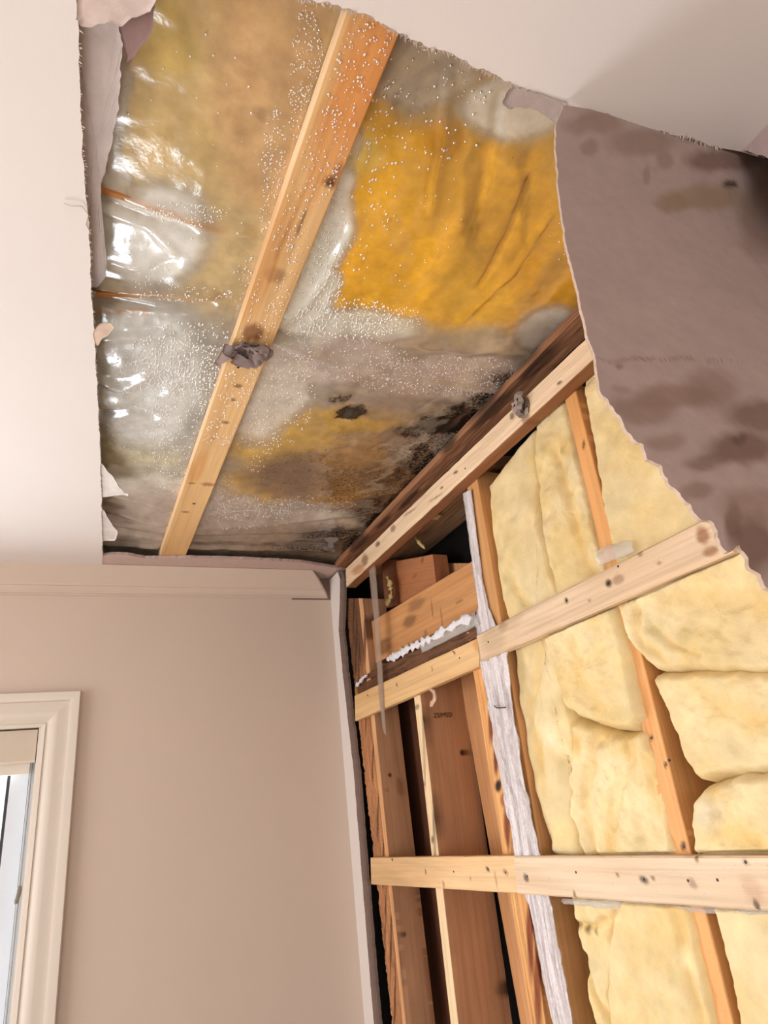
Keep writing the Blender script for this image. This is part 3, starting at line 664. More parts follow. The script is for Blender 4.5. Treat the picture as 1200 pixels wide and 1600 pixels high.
batt('wool_batt', [(890,1120),(930,1135),(965,1150),(1003,1138),(1012,1135),(1030,1200),(1045,1270),(1066,1345),(912,1345),(892,1275),(893,1200)],
     'broad yellow wool pillow sitting on the lower strap, left of the orange stud', .022, seed=34, wool=.016,
     creases=[([(940,1145),(915,1230),(925,1330)], .014, .012), ([(990,1150),(985,1200),(960,1260),(955,1330)], .016, .010), ([(1020,1180),(1030,1260)], .012, .01)],
     tint=[(900,1160,.025,L(226,184,110),.8),(960,1230,.05,L(238,226,178),.5),(1010,1320,.02,L(206,180,124),.5)])
batt('wool_batt', [(905,580),(940,560),(1010,540),(1100,480),(1250,470),(1290,700),(1290,800),(1130,870),(1040,905),(985,925),(960,880),(940,800),(925,700),(914,640)],
     'large smooth wool batt right of the orange stud, behind the hanging plasterboard', .028, seed=35, wool=.008, na=190,
     tint=[(1050,700,.08,L(238,224,180),.5),(985,890,.05,L(214,184,120),.4)])
batt('wool_batt', [(960,930),(1060,895),(1150,850),(1290,800),(1300,1060),(1200,1052),(1110,1050),(1030,1052),(1000,1020),(980,985)],
     'wrinkled yellow wool batt right of the orange stud, just under the slanting strap', .020, seed=36, wool=.014,
     creases=[([(1000,960),(1010,1000),(1045,1040)], .01, .01), ([(1025,985),(1060,1005),(1090,1020)], .008, .008), ([(1040,940),(1120,930),(1200,940)], .02, .006)],
     tint=[(1030,985,.02,G_,.6),(1075,1000,.02,G_,.6)])
batt('wool_batt', [(1018,1050),(1110,1046),(1200,1050),(1300,1060),(1300,1220),(1200,1205),(1150,1212),(1100,1222),(1075,1190),(1055,1140),(1032,1095)],
     'middle yellow wool pillow right of the orange stud', .018, seed=37, wool=.012, creases=[([(1090,1060),(1120,1100),(1190,1120)], .015, .006)])
batt('wool_batt', [(1104,1226),(1150,1212),(1220,1205),(1300,1215),(1300,1345),(1090,1345),(1086,1300),(1088,1250)],
     'short wool tuft batt on the lower strap at the right frame edge', .016, seed=38, wool=.014, tint=[(1120,1265,.03,L(226,218,200),.8)],
     creases=[([(1130,1240),(1140,1300),(1200,1310)], .012, .008)])
batt('wool_batt', [(882,1395),(960,1395),(985,1440),(965,1480),(958,1540),(968,1600),(985,1720),(960,1720),(935,1620),(915,1560),(898,1480)],
     'folded wool strip below the lower strap with a dark pencil-like mark', .030, seed=39,
     creases=[([(885,1440),(915,1448),(945,1438)], .006, .008), ([(905,1500),(940,1570),(960,1600)], .008, .012), ([(960,1430),(950,1470),(965,1510)], .008, .008)],
     tint=[(900,1446,.008,L(120,96,66),.7),(915,1452,.010,L(120,96,66),.8),(930,1456,.008,L(120,96,66),.7)])
batt('wool_batt', [(975,1395),(1082,1395),(1094,1460),(1112,1540),(1130,1620),(1145,1720),(985,1720),(962,1620),(953,1540),(956,1480)],
     'rounded wool pillow below the lower strap, left of the orange stud', .014, seed=40, wool=.010, tint=[(1080,1500,.02,L(246,234,190),.6),(1065,1527,.012,G_,.6)],
     creases=[([(1070,1420),(1080,1500),(1105,1600)], .012, .01)])
batt('wool_batt', [(1104,1395),(1300,1395),(1320,1720),(1180,1720),(1158,1620),(1138,1520),(1124,1450)],
     'flat pale wool batt in the lower right corner below the lower strap', .020, seed=41, wool=.008)

# ------------------------------------------------------------------ ceiling wool and vapour barrier
def blobs(P2, items, z):
    out = []
    for it in items:
        x, y, rx, ry = it[:4]; c = cp(x, y, z)[:2]; a = cp(x+rx, y, z)[:2]-c; b = cp(x, y+ry, z)[:2]-c
        Mi = np.linalg.inv(np.array([a, b]).T); q = (P2-c) @ Mi.T; out.append(np.linalg.norm(q, axis=1))
    return out
GX = np.arange(-.16, .93, .006); GY = np.arange(.36, 2.30, .0065)
gx, gy = np.meshgrid(GX, GY, indexing='ij'); PP = np.c_[gx.ravel(), gy.ravel()]; P3c = np.c_[PP, np.zeros(len(PP))]
lim = (WN[0]*PP[:,0]+WN[1]*PP[:,1])                         # stop at the right wall
warp = np.c_[noise(P3c, 1/.05, 51, 3), noise(P3c, 1/.05, 52, 3)]*.016
PW = PP + warp
ZP = H+.044
INS = [(320,80,190,150,L(198,168,112)),(300,250,180,150,L(190,162,108)),(300,400,190,100,L(182,158,112)),(430,150,110,190,L(186,150,106)),(250,60,60,60,L(190,160,90)),
  (240,640,120,130,L(156,152,142)),(200,720,80,60,L(176,166,136)),
  (560,180,70,130,L(180,160,100)),(650,260,110,120,L(206,154,56)),(760,330,150,170,L(202,148,46)),(840,440,90,90,L(200,146,44)),(740,300,14,120,L(168,122,40)),(820,300,10,90,L(176,128,44)),(690,200,30,70,L(184,130,40)),(560,300,40,90,L(216,184,96)),(610,430,120,80,L(216,160,44)),(700,470,110,50,L(214,160,44)),(600,330,60,80,L(214,160,52)),
  (680,150,90,50,L(160,132,92)),(800,190,80,40,L(170,140,90)),
  (690,560,220,45,L(166,146,120)),(560,600,120,50,L(160,146,128)),(640,650,120,50,L(150,132,112)),
  (440,690,90,45,L(206,164,72)),(540,655,110,22,L(200,160,80)),(400,760,70,30,L(190,150,70)),(480,745,100,38,L(130,96,60)),(580,770,90,30,L(178,132,70)),(590,720,90,40,L(170,132,84)),(620,745,60,30,L(130,96,62)),
  (300,840,220,40,L(140,126,108)),(480,850,120,30,L(150,124,92)),(600,800,60,30,L(90,66,44))]
base = np.tile(L(164, 148, 124), (len(PP), 1))
for it, d in zip(INS, blobs(PW, INS, ZP)):
    f = np.clip((1.25-d)/.6, 0, 1)*.9; f = f*f*(3-2*f); base = base*(1-f[:,None])+it[4]*f[:,None]
fold = noise(np.c_[PW[:,0]*22, PW[:,1]*4, PP[:,0]*0], 1, 61, 3)
base = base*(1+.26*fold+.10*noise(P3c, 1/.02, 62, 3))[:,None]  # shade of the wool folds is put into the colour too
# joist strips show through at the left: wool recedes there
zi = H+.049 - .006*fold - .004*noise(P3c, 1/.06, 63, 2)
zi = zi - .010*np.exp(-(blobs(PP, [(700,330,150,150)], ZP)[0])**2)
keep = lim < KW+.06
idm = -np.ones(len(PP), int); idm[keep] = np.arange(keep.sum()); na_, nb_ = len(GX), len(GY)
def gfaces():
    F = []
    I = idm.reshape(na_, nb_)
    for i in range(na_-1):
        for j in range(nb_-1):
            q = (I[i,j], I[i,j+1], I[i+1,j+1], I[i+1,j])
            if min(q) >= 0: F.append(q)
    return F
GF = gfaces()
HAZE = [(230,600,110,110,.55),(230,370,110,80,.6),(400,610,70,90,.5),(470,440,60,90,.65),(520,330,40,90,.55),(560,510,110,30,.5),(500,560,160,45,.5),(720,590,170,40,.5),(250,800,140,60,.5),(450,840,250,50,.45),(660,110,100,60,.5),(800,170,90,50,.5),
        (540,160,30,100,.45),(860,520,60,40,.6),(440,600,50,70,.5),(370,810,60,40,.5),(600,630,60,30,.4),(170,250,30,200,.5),(660,690,70,50,.4)]
hz = np.full(len(PP), .20)
for it, d in zip(HAZE, blobs(PW, HAZE, ZP)): hz = np.maximum(hz, it[4]*np.clip((1.3-d)/.6, 0, 1))
MOLD = [(620,735,80,60,.20),(600,700,30,20,.30),(720,650,50,30,.52),(660,720,30,40,.48),(590,760,60,30,.32),(500,850,90,14,.42),(548,642,34,12,.62),(528,618,26,10,.42),(690,662,60,18,.60),(640,672,40,14,.45),(650,700,60,30,.32),(600,730,60,40,.22),(480,740,110,50,.30),(600,790,80,25,.40),(760,620,40,16,.45),(810,590,60,18,.42),(520,835,70,16,.45),(580,850,50,16,.55),(590,810,30,20,.5),
        (700,690,60,40,.36),(560,755,100,40,.33),(640,760,40,60,.38),(420,740,20,20,.2),(430,120,24,40,.12),(310,60,60,60,.06),(400,170,14,10,.25),(800,240,30,14,.25),(380,735,16,26,.25),(560,700,110,60,.24),(870,550,60,20,.3),(740,650,40,30,.4)]
mo = np.zeros(len(PP))
for it, d in zip(MOLD, blobs(PW+np.c_[noise(P3c, 1/.016, 55, 3), noise(P3c, 1/.016, 57, 3)]*.014, MOLD, ZP)): mo = np.maximum(mo, it[4]*np.clip((1.25-d)/.7, 0, 1))
zs = H+.0375 + .0035*noise(P3c, 1/.05, 71, 3)
# drawn folds: left creases, seam over a joist, gathers at the far end
FOLDS = [([(158,292),(240,320),(330,348),(380,355)], .010, -.010), ([(158,315),(240,345),(300,352)], .008, .006), ([(155,452),(250,455),(330,458)], .010, -.010), ([(158,470),(250,480),(330,470)], .010, .007), ([(160,530),(260,520),(350,540)], .008, -.007),
         ([(430,530),(520,560),(640,590),(800,610)], .010, -.009), ([(430,520),(560,530),(700,560),(850,560)], .014, .006), ([(160,330),(230,350),(280,400)], .01, -.006), ([(175,420),(230,430),(280,400)], .008, .006),
         ([(160,770),(260,790),(300,800)], .016, -.010), ([(160,800),(280,820),(420,815),(540,800),(620,790)], .014, -.012), ([(165,830),(300,838),(450,835),(560,830)], .014, .008), ([(165,850),(300,852),(500,856)], .012, -.010),
         ([(480,780),(560,775),(640,760)], .012, -.008), ([(830,270),(790,370),(750,440)], .006, .006), ([(860,330),(800,420),(720,500)], .006, -.004), ([(700,120),(690,220),(670,330)], .007, -.004), ([(780,150),(760,260),(730,360)], .007, .004),
         ([(440,500),(480,470),(520,410),(560,330)], .010, -.006), ([(330,780),(345,700),(400,600)], .010, .005), ([(160,600),(190,610),(230,590)], .012, -.008), ([(160,650),(200,640),(240,650)], .014, .008)]
for line, wd, dp in FOLDS:
    ln = np.array([cp(x, y, ZP)[:2] for x, y in line]); d = seg_dist(PP+warp*.3, ln); zs = zs+dp*np.exp(-(d/wd)**2)
xl = np.interp(PP[:,1], [p[1] for p in left2], [p[0] for p in left2]); el = PP[:,0]-xl
zs = zs + .016*np.clip(1-el/.16, 0, 1)*(1+.5*noise(P3c*np.array([.3, 1, 1]), 1/.09, 75, 2))
sA, sB2 = (sq[0]+sq[3])/2, (sq[1]+sq[2])/2
ds = seg_dist(PP, np.array([sA[:2]+(sA-sB2)[:2]*.2, sB2[:2]]))
zs = np.where(ds < .045, np.maximum(zs, H+.0345), zs); zs = np.clip(zs, H+.0285, None)
cl = np.tile(L(222, 213, 198), (len(PP), 1))
zi = np.maximum(zi, zs+.005)
Vt = np.c_[PP, zi][keep]
# closed slab: add a top 10 cm above
nk = len(Vt); Vtop = Vt.copy(); Vtop[:,2] = H+.2
o = obj('ceiling_wool', np.r_[Vt, Vtop], GF+[[a+nk for a in f][::-1] for f in GF], WOOL_C, col=np.r_[base[keep], base[keep]], smooth=True)
tag(o, 'damp tan and amber glass wool filling the ceiling hole above the clear plastic sheet', 'insulation')

GR = [(230,620,110,110,L(206,206,200)),(230,360,90,80,L(226,224,216)),(720,585,220,40,L(186,164,152)),(600,545,160,30,L(186,170,160)),(300,810,170,40,L(182,164,152)),(480,845,200,30,L(160,140,122)),(640,650,90,40,L(176,158,146)),(470,440,80,90,L(220,218,204)),(600,500,80,24,L(222,218,200)),(660,110,90,60,L(176,158,136)),(850,540,70,40,L(150,138,124))]  # second, near-white entry paints window glare onto the film
for it, d in zip(GR, blobs(PW, GR, ZP)):
    f = (np.clip((1.3-d)/.6, 0, 1)*.9)[:,None]; cl = cl*(1-f)+it[4]*f
wet = np.clip(1-(hz-.22)/.32, 0, 1)*np.clip((blobs(PW, [(540,400,420,520)], ZP)[0] < 9), 0, 1)
dk = np.clip(mo*1.5, 0, .6)[:,None]
wc = base*1.15  # brightened wool colour painted on the film instead of light passing through it
cl = cl*(1-wet[:,None])+wc*wet[:,None]; hz = np.where(hz > .25, hz*1.7, hz); hz = np.maximum(hz, .72*wet+.2)
for ln_ in ([(152,294),(240,322),(345,352)], [(150,459),(250,458),(335,463)], [(152,492),(190,490),(230,488)]):
    fj = np.exp(-(seg_dist(PP, np.array([cp(x, y, ZP)[:2] for x, y in ln_]))/.007)**2)[:,None]*.85
    cl = cl*(1-fj)+L(196, 148, 98)*fj
dm = np.clip(mo*1.3, 0, .55)[:,None]; cl = cl*(1-dm)+L(96, 74, 54)*dm
cl = cl*(1+.10*fold+.06*noise(P3c, 1/.012, 79, 2))[:,None]
film = obj('vapour_barrier', np.c_[PP, zs][keep], GF, POLY, col=cl[keep], smooth=True, attrs={'haze': hz[keep], 'mold': mo[keep]})
tag(film, 'wrinkled clear plastic vapour barrier stretched under the ceiling wool, with drops and black mould', 'plastic sheet')

# condensation
from bisect import bisect_left
def drop_at(pts, radii, seeds, mat, parent, name='condensation_drops', nrm=(0, 0, -1)):
    V, F = [], []; nrm = np.array(nrm, float)
    for (p, r) in zip(pts, radii):
        b = len(V); ph = random.random()*6
        for k, (rr, hh) in enumerate(((1, 0), (.86, .42), (.5, .78))):
            for j in range(6):
                a = ph+j*math.pi/3; V.append(p+np.array([rr*r*math.cos(a), rr*r*math.sin(a), 0])+nrm*hh*r)
        V.append(p+nrm*r*.88)
        for k in range(2):
            for j in range(6): F.append([b+k*6+j, b+k*6+(j+1) % 6, b+k*6+6+(j+1) % 6, b+k*6+6+j])
        for j in range(6): F.append([b+12+j, b+12+(j+1) % 6, b+18])
    return tag(obj(name, V, F, mat, parent, smooth=True), kind='stuff')
DZ = [(220,650,60,75,1100,.0014),(290,640,60,110,900,.0021),(300,560,90,50,420,.0030),(350,600,40,60,200,.0028),(440,600,50,90,420,.0022),(400,640,30,90,350,.0022),(480,440,50,80,420,.0030),(540,500,80,30,420,.0026),(600,500,60,20,260,.0018),(520,380,18,110,260,.0020),
      (700,590,140,28,900,.0016),(520,560,110,30,500,.0016),(370,800,90,24,700,.0018),(480,790,70,14,300,.0016),(330,760,30,40,160,.002),(480,150,26,130,420,.0016),(430,330,22,150,420,.0016),(390,460,20,60,160,.0018),(660,170,110,90,110,.0026),(560,250,60,160,120,.0028),
      (280,335,70,14,240,.0018),(290,460,70,10,120,.0020),(230,440,40,20,60,.002),(300,300,120,240,70,.0020),(600,300,120,140,80,.0022),(880,380,20,60,16,.002),(280,750,60,30,220,.0016),(240,590,60,50,260,.0022)]
pts, rad = [], []
zfun = zs.reshape(na_, nb_)
for (x, y, rx, ry, n, r0) in DZ:
    for k in range(n):
        a = RNG.uniform(0, 2*math.pi); q = math.sqrt(RNG.uniform(0, 1))*1.1
        p = cp(x+rx*q*math.cos(a), y+ry*q*math.sin(a), H+.036)
        i = int(round((p[0]-GX[0])/.006)); j = int(round((p[1]-GY[0])/.0065))
        if not (0 <= i < na_ and 0 <= j < nb_): continue
        if seg_dist(p[None,:2], np.array([sA[:2], sB2[:2]]))[0] < .036: continue
        pts.append(np.array([p[0], p[1], zfun[i, j]])); rad.append(r0*RNG.uniform(.4, 1.2)*.95)
drop_at(pts, rad, 0, DROP, film)
pts, rad = [], []
for k in range(900):
    u = RNG.uniform(0, .62)**1.15; a = RNG.uniform(.1, .95); T = sq[0]+(sq[1]-sq[0])*u; Bo = sq[3]+(sq[2]-sq[3])*u
    if noise(np.array([u*30, a*3, 0]), 1, 5, 2)[0] < -.15: continue
    pts.append(T+(Bo-T)*a); rad.append(RNG.uniform(.0009, .0023))
drop_at(pts, rad, 0, DROP, strap)

# ------------------------------------------------------------------ hanging plasterboard flap
FL_L = [(880,164),(872,190),(868,230),(870,290),(878,350),(893,420),(908,490),(917,530),(930,560),(937,605)]
FL_B = [(937,605),(962,640),(990,680),(1025,720),(1060,760),(1085,795),(1110,815),(1135,850),(1142,862),(1150,850),(1160,848),(1175,880),(1190,905),(1198,917)]
FL_E = [(880,164),(920,172),(1000,197),(1110,226),(1130,232),(1200,250),(1260,262),(1330,282)]
FL_E2 = [(1198,917),(1230,930),(1300,940),(1350,950)]
R0 = cp(880, 164, H); R1 = cp(1130, 232, H)
FY0 = .425
def flap_pt(px, py):
    r = ray(px, py); y = FY0
    for _ in range(6):
        p = CAM+r*(y/r[1]); dz = H-p[2]
        y = np.interp(p[0], [.53, .81, 1.0], [R0[1]-.004, R1[1]+.004, R1[1]+.01]) - .10*dz - .10*max(dz, 0)**2*1.2 + .03*math.sin(min(dz, .12)/.12*math.pi/2)
    return CAM+r*(y/r[1])
outl = ragged(FL_L, 4, 1.6, 81, True)
outb = ragged(FL_B, 4, 5.0, 82, True)
nE = 130; NU = 130
top = sample_line(FL_E, NU)
bot = sample_line(np.r_[outb, np.array(FL_E2)], NU)
lef = sample_line(outl, nE)
rig = sample_line([(1330,282),(1340,500),(1345,700),(1350,950)], nE)
V = []
for i in range(nE):
    v = i/(nE-1)
    for j in range(NU):
        u = j/(NU-1)
        p = (1-v)*top[j]+v*bot[j]+(1-u)*lef[i]+u*rig[i]-((1-u)*(1-v)*top[0]+u*(1-v)*top[-1]+(1-u)*v*bot[0]+u*v*bot[-1])
        V.append(flap_pt(*p))
V = np.array(V)
nz = noise(V, 1/.12, 84, 2)*.004; V[:,1] += nz
th = .0035; V2 = V.copy(); V2[:,1] += th*np.array([1 if True else 0]*len(V)); V2[:,0] -= 0.0
col = np.tile(L(160, 138, 130), (len(V), 1)); P3f = V.copy()
def fsp(x, y, rx, ry, c, s, hard=.5):
    ctr = flap_pt(x, y); a = flap_pt(x+rx, y)-ctr; b = flap_pt(x, y+ry)-ctr
    A2 = np.array([[a[0], b[0]], [a[2], b[2]]]); q = np.linalg.solve(A2, (V+noise(V, 1/.03, 86, 3)[:,None]*.012-ctr)[:,[0,2]].T).T
    f = np.clip((1.1-np.linalg.norm(q, axis=1))/hard, 0, 1)*s
    global col; col = col*(1-f[:,None])+np.asarray(c)*f[:,None]
FB = L(128, 102, 88); FD = L(110, 84, 72)
for it in [(1000,225,60,25,FB,.6),(930,195,50,20,FB,.6),(1130,250,60,20,FD,.8),(920,232,16,14,FB,.6),(1035,255,14,16,FB,.6),(1010,275,7,16,FB,.6),(1100,310,70,20,L(140,116,92),.8),(1050,318,30,16,L(136,112,90),.7),(1140,290,14,6,DARK,.9),
           (1190,330,40,80,FB,.7),(970,570,6,4,DARK,.6),(1040,563,130,2.5,FB,.8),(1060,620,70,22,FB,.75),(1000,640,60,26,FB,.7),(1110,610,50,40,FB,.6),(1160,700,60,30,FD,.9),(1190,650,60,30,FD,.8),(1110,720,40,16,FD,.7),(1040,690,36,14,FB,.6),
           (1150,765,50,8,L(150,132,118),.7),(1148,820,16,40,FD,.9),(1180,850,40,60,FD,.9),(1180,790,60,30,FB,.6),(1155,685,14,8,DARK,.4),(970,610,20,6,FB,.5),(1090,770,30,16,FB,.7)]:
    fsp(*it)
band = np.exp(-(np.abs(V[:,2]-H)/.03)**2)[:,None]
col = col*(1+.07*noise(V, 1/.04, 88, 3))[:,None]
nF = len(V); F = grid_faces(nE, NU)+[f[::-1] for f in grid_faces(nE, NU, off=nF)]; mi = [0]*((nE-1)*(NU-1))+[1]*((nE-1)*(NU-1))
def rim(ids):
    for a, b in zip(ids[:-1], ids[1:]): F.append([a, b, b+nF, a+nF]); mi.append(2)
rim([i*NU for i in range(nE)]); rim([(nE-1)*NU+j for j in range(NU)]); rim([j for j in range(NU)][::-1]); rim([i*NU+NU-1 for i in range(nE)][::-1])
RIM = mat_flat('torn_board_rim', L(205, 180, 160), .95, .1, bscale=500, bstr=.6, var=(90, .8))
flap = obj('plasterboard_flap', np.r_[V, V2], F, None, col=np.r_[col, col], smooth=True, mats=[PAPER, PAINT_CEIL, RIM], midx=mi, sharp=50)
tag(flap, 'big brown-backed sheet of wet plasterboard hanging down from the ceiling cut at right', 'plasterboard')

# small torn paper pieces
def scrap(name, px_poly, z, mat, label, col_, droop=.0, seed=0, th=.0008, cat='paper'):
    poly = ragged(np.array(px_poly+[px_poly[0]], float), 3, 2.0, seed, True)[:-1]
    c = np.mean(poly, 0); V, C2 = [], []; n = len(poly); nr = 7
    for k in range(nr):
        for p in poly:
            q = c+(p-c)*(k/(nr-1)); w = cp(*q, z); w = w.copy()
            zz = noise(w*1.0, 1/.02, seed, 2)[0]*.0015
            w[2] += zz; V.append(w)
    V = np.array(V); V2 = V+UP*th; N_ = len(V); F = [f[::-1] for f in grid_faces(nr, n, True)]+grid_faces(nr, n, True, N_)
    for k in range(n): F.append([(nr-1)*n+k, (nr-1)*n+(k+1) % n, N_+(nr-1)*n+(k+1) % n, N_+(nr-1)*n+k])
    cc = np.tile(col_, (2*N_, 1))*(1+.08*noise(np.r_[V, V2], 1/.02, seed+3, 2))[:,None]
    return tag(obj(name, np.r_[V, V2], F, mat, col=cc, smooth=True), label, cat)
scrap('torn_paper', [(118,30),(122,0),(122,-60),(250,-60),(246,0),(236,20),(205,28),(190,40),(168,34),(140,44),(126,42)], H-.0012, PAPER, 'pinkish torn paper flap on the ceiling edge in the top left corner', L(206, 186, 178), seed=91)
scrap('torn_paper', [(182,18),(200,-20),(245,-30),(238,30),(236,50),(225,70),(210,88),(198,98),(192,70),(186,45)], H+.008, PAPER, 'dark mauve paper tongue hanging at the top left of the hole', L(140, 112, 108), seed=92)
scrap('torn_paper', [(118,20),(186,20),(194,60),(190,100),(186,150),(182,190),(174,230),(165,260),(158,290),(154,330),(156,370),(168,410),(160,440),(152,450),(138,450),(126,250)], H+.018, PAPER, 'long grey-lilac paper strip running inside the left edge of the hole', L(196, 182, 178), seed=93)
scrap('torn_paper', [(785,160),(800,135),(884,160),(884,178),(868,190),(840,172),(815,166),(796,170)], H-.0015, PAPER, 'pale lilac torn paper patch on the ceiling cut beside the hanging plasterboard', L(176, 160, 156), seed=94)
scrap('torn_paper', [(146,520),(156,508),(172,504),(178,512),(170,522),(160,530),(154,542),(148,540)], H-.004, PAPER, 'small curled paper scrap on the left edge of the hole at mid height', L(206, 180, 160), seed=95)
scrap('torn_paper', [(156,722),(160,726),(172,745),(184,762),(201,774),(180,774),(158,776)], H+.004, PAPER, 'triangular white paper tab on the left hole edge, upper one of two', L(222, 214, 208), seed=96)
scrap('torn_paper', [(158,795),(164,806),(176,822),(184,832),(180,844),(158,846)], H+.004, PAPER, 'rounded white paper tab on the left hole edge near the corner', L(218, 208, 202), seed=97)

def crumple(name, ctr, R, nrm, mat, label, seed, basec, n=5, cat='paper'):
    """a wad of torn paper petals around a nail"""
    e = empty(name, ctr); tag(e, label, cat); r = np.random.default_rng(seed)
    for k in range(n):
        a = r.uniform(0, 2*math.pi); b = a+1.57
        if abs(nrm[2]) > .5: ax = np.array([math.cos(a), math.sin(a), 0]); bx = np.array([-math.sin(a), math.cos(a), 0])
        else: ax = -WD*math.cos(a)+UP*math.sin(a); bx = WD*math.sin(a)+UP*math.cos(a)
        ln = R*r.uniform(.6, 1.25); w = R*r.uniform(.35, .7); V = []; nu, nv = 12, 8
        for i in range(nu):
            for j in range(nv):
                u = i/(nu-1); v = j/(nv-1)*2-1; ww = w*(1-.6*u*u)*(1+.25*noise(np.array([i*.7, j*.8, k]), 1, seed, 2)[0])
                h = .006+R*.35*math.sin(u*2.6+k)+R*.12*noise(np.array([i*.5, j*.5, k*3.]), 1, seed+1, 2)[0]
                V.append(np.array(ctr)+ax*(u*ln)+bx*(v*ww)+np.array(nrm)*abs(h))
        V = np.array(V); V2 = V+np.array(nrm)*.001; N_ = len(V); F = grid_faces(nu, nv)+[f[::-1] for f in grid_faces(nu, nv, off=N_)]
        bd = [j for j in range(nv)]+[i*nv+nv-1 for i in range(1, nu)]+[(nu-1)*nv+j for j in range(nv-2, -1, -1)]+[i*nv for i in range(nu-2, 0, -1)]
        for p, q in zip(bd, bd[1:]+bd[:1]): F.append([p, q, q+N_, p+N_])
        obj('paper_piece', np.r_[V, V2], F, mat, e, col=np.tile(basec*r.uniform(.6, 1.1), (2*N_, 1)), smooth=True)
    for k in range(3):
        a = r.uniform(0, 6.28); p = np.array(ctr)+np.array(nrm)*.012+(np.array([math.cos(a), math.sin(a), 0]) if abs(nrm[2]) > .5 else WD*math.cos(a)+UP*math.sin(a))*R*.4
        nail_v = tube([p-np.array(nrm)*.01, p+np.array(nrm)*.004, p+np.array(nrm)*.0045], [.001, .001, .003], 8)
        obj('nail', *nail_v, STEEL, e)
    return e
crumple('torn_paper_wad', cp(388, 548, S_Z), .042, (0, 0, -1), PAPER, 'crumpled grey paper wad nailed across the ceiling strap', 101, L(146, 128, 124), 11)
crumple('torn_paper_wad', wp(818, 634, -.006), .030, tuple(-WN), PAPER, 'crumpled grey paper wad nailed on the wall-top board', 102, L(160, 142, 132), 8)
# long torn leaf reaching left from the first wad
scrap('torn_paper', [(334,566),(345,548),(372,538),(400,540),(410,548),(380,552),(360,562),(340,574)], H+.004, PAPER, 'leaf-shaped torn paper reaching left from the wad on the ceiling strap', L(166, 146, 140), seed=103)

# fragment of torn board at the near end of the right wall
sfr = [wsz(wp(x, y, 0)) for x, y in ((1118,232),(1200,150),(1290,70),(1330,180),(1260,300),(1225,262),(1196,246),(1160,236))]
fr2 = ragged(np.array(sfr+[sfr[0]]), .004, .002, 111)[:-1]
tag(slab_poly('wall_board_remnant', [tuple(p) for p in fr2], -.012, .004, PAPER, PAPER, None, to3=lambda p, t: wl(p[0], p[1], t), col=L(178, 156, 152), col2=L(150, 126, 120)), 'mauve torn board remnant at the ceiling corner by the right frame edge', 'plasterboard')

# nail stub and threads on the left edge
q = [cp(100,318,H-.004), cp(112,322,H-.006), cp(128,322,H-.004), cp(138,335,H-.003), cp(134,350,H-.002), cp(142,366,H-.001)]
tag(obj('paper_thread', *tube(sample_line(q, 24), .0009, 6), PFIB), 'thin curled paper thread hanging off the left edge of the hole', 'thread')

# joist wood showing through the plastic at the left of the ceiling
for (a, b, lab) in (((150,292),(345,350), 'narrow joist edge glimpsed through the plastic, upper left, sloping'), ((150,458),(330,461), 'narrow joist edge glimpsed through the plastic, left, level with the white glare')):
    z = H+.0395; A_ = cp(*a, z); B_ = cp(*b, z); n_ = np.array([0, .011, 0])
    tag(lumber('joist', [A_, B_, B_+n_, A_+n_], UP*.02, L(190, 130, 70), seed=int(a[1])), lab, 'joist')

# ------------------------------------------------------------------ window
win = empty('window_1', ((wf_x0+wf_x1)/2, YF, wf_z0)); win['kind'] = 'structure'
PRF = [(0, 0), (0, .010), (.010, .013), (.012, .009), (.020, .011), (.030, .018), (.044, .021), (.060, .017), (.072, .016), (.074, .024), (.084, .027), (.098, .027), (.100, .024), (.102, 0)]
xr, zt, xl_, zb = wf_x1+.004, wf_z1-.004, wf_x0-.004, wf_z0+.004
def leg(c0, c1):        # c(o) -> world x,z of the mitred ends
    V = []
    for c in (c0, c1):
        for o_, h_ in PRF: x, z = c(o_); V.append((x, YF-h_, z))
    n = len(PRF); F = [[k, k+1, n+k+1, n+k] for k in range(n-1)]+[list(range(n))[::-1], [n+k for k in range(n)], [0, n, 2*n-1, n-1]]
    return V, F
cr_ = {'tr': lambda o_: (xr+o_, zt+o_), 'tl': lambda o_: (xl_-o_, zt+o_), 'br': lambda o_: (xr+o_, zb-o_), 'bl': lambda o_: (xl_-o_, zb-o_)}
for a, b in (('tl','tr'), ('tr','br'), ('br','bl'), ('bl','tl')):
    obj('casing', *leg(cr_[a], cr_[b]), PAINT_TRIM, win, smooth=True, sharp=28)
jd = .11
for bx in (box((wf_x1-.003, YF-.002, wf_z0), (wf_x1+.012, YF+.13, wf_z1)), box((wf_x0-.012, YF-.002, wf_z0), (wf_x0+.003, YF+.13, wf_z1)),
           box((wf_x0, YF-.002, wf_z1-.003), (wf_x1, YF+.13, wf_z1+.012)), box((wf_x0, YF-.02, wf_z0-.012), (wf_x1, YF+.13, wf_z0+.003))):
    obj('jamb', *bx, PAINT_TRIM, win, smooth=False)
ys = YF+.075
fx1 = fp(50, 1215, ys)[0]; fx2 = fp(17, 1215, ys)[0]
for bx in (box((fx2, ys-.01, wf_z0+.003), (wf_x1-.003, ys+.045, wf_z1-.003)), box((wf_x0+.003, ys-.01, wf_z0+.003), (wf_x0+.05, ys+.045, wf_z1-.003)),
           box((wf_x0+.05, ys, wf_z0+.003), (fx2, ys+.045, wf_z0+.05)), box((wf_x0+.05, ys, wf_z1-.05), (fx2, ys+.045, wf_z1-.003))):
    obj('sash_frame', *bx, VINYL, win, smooth=False)
obj('sash_bead', *box((fx2-.010, ys+.008, wf_z0+.05), (fx2, ys+.03, wf_z1-.05)), STEEL, win, smooth=False)
obj('sash_bead', *box((fx1-.012, ys-.018, wf_z0+.01), (fx1-.004, ys-.010, wf_z1-.01)), VINYL, win, smooth=False)
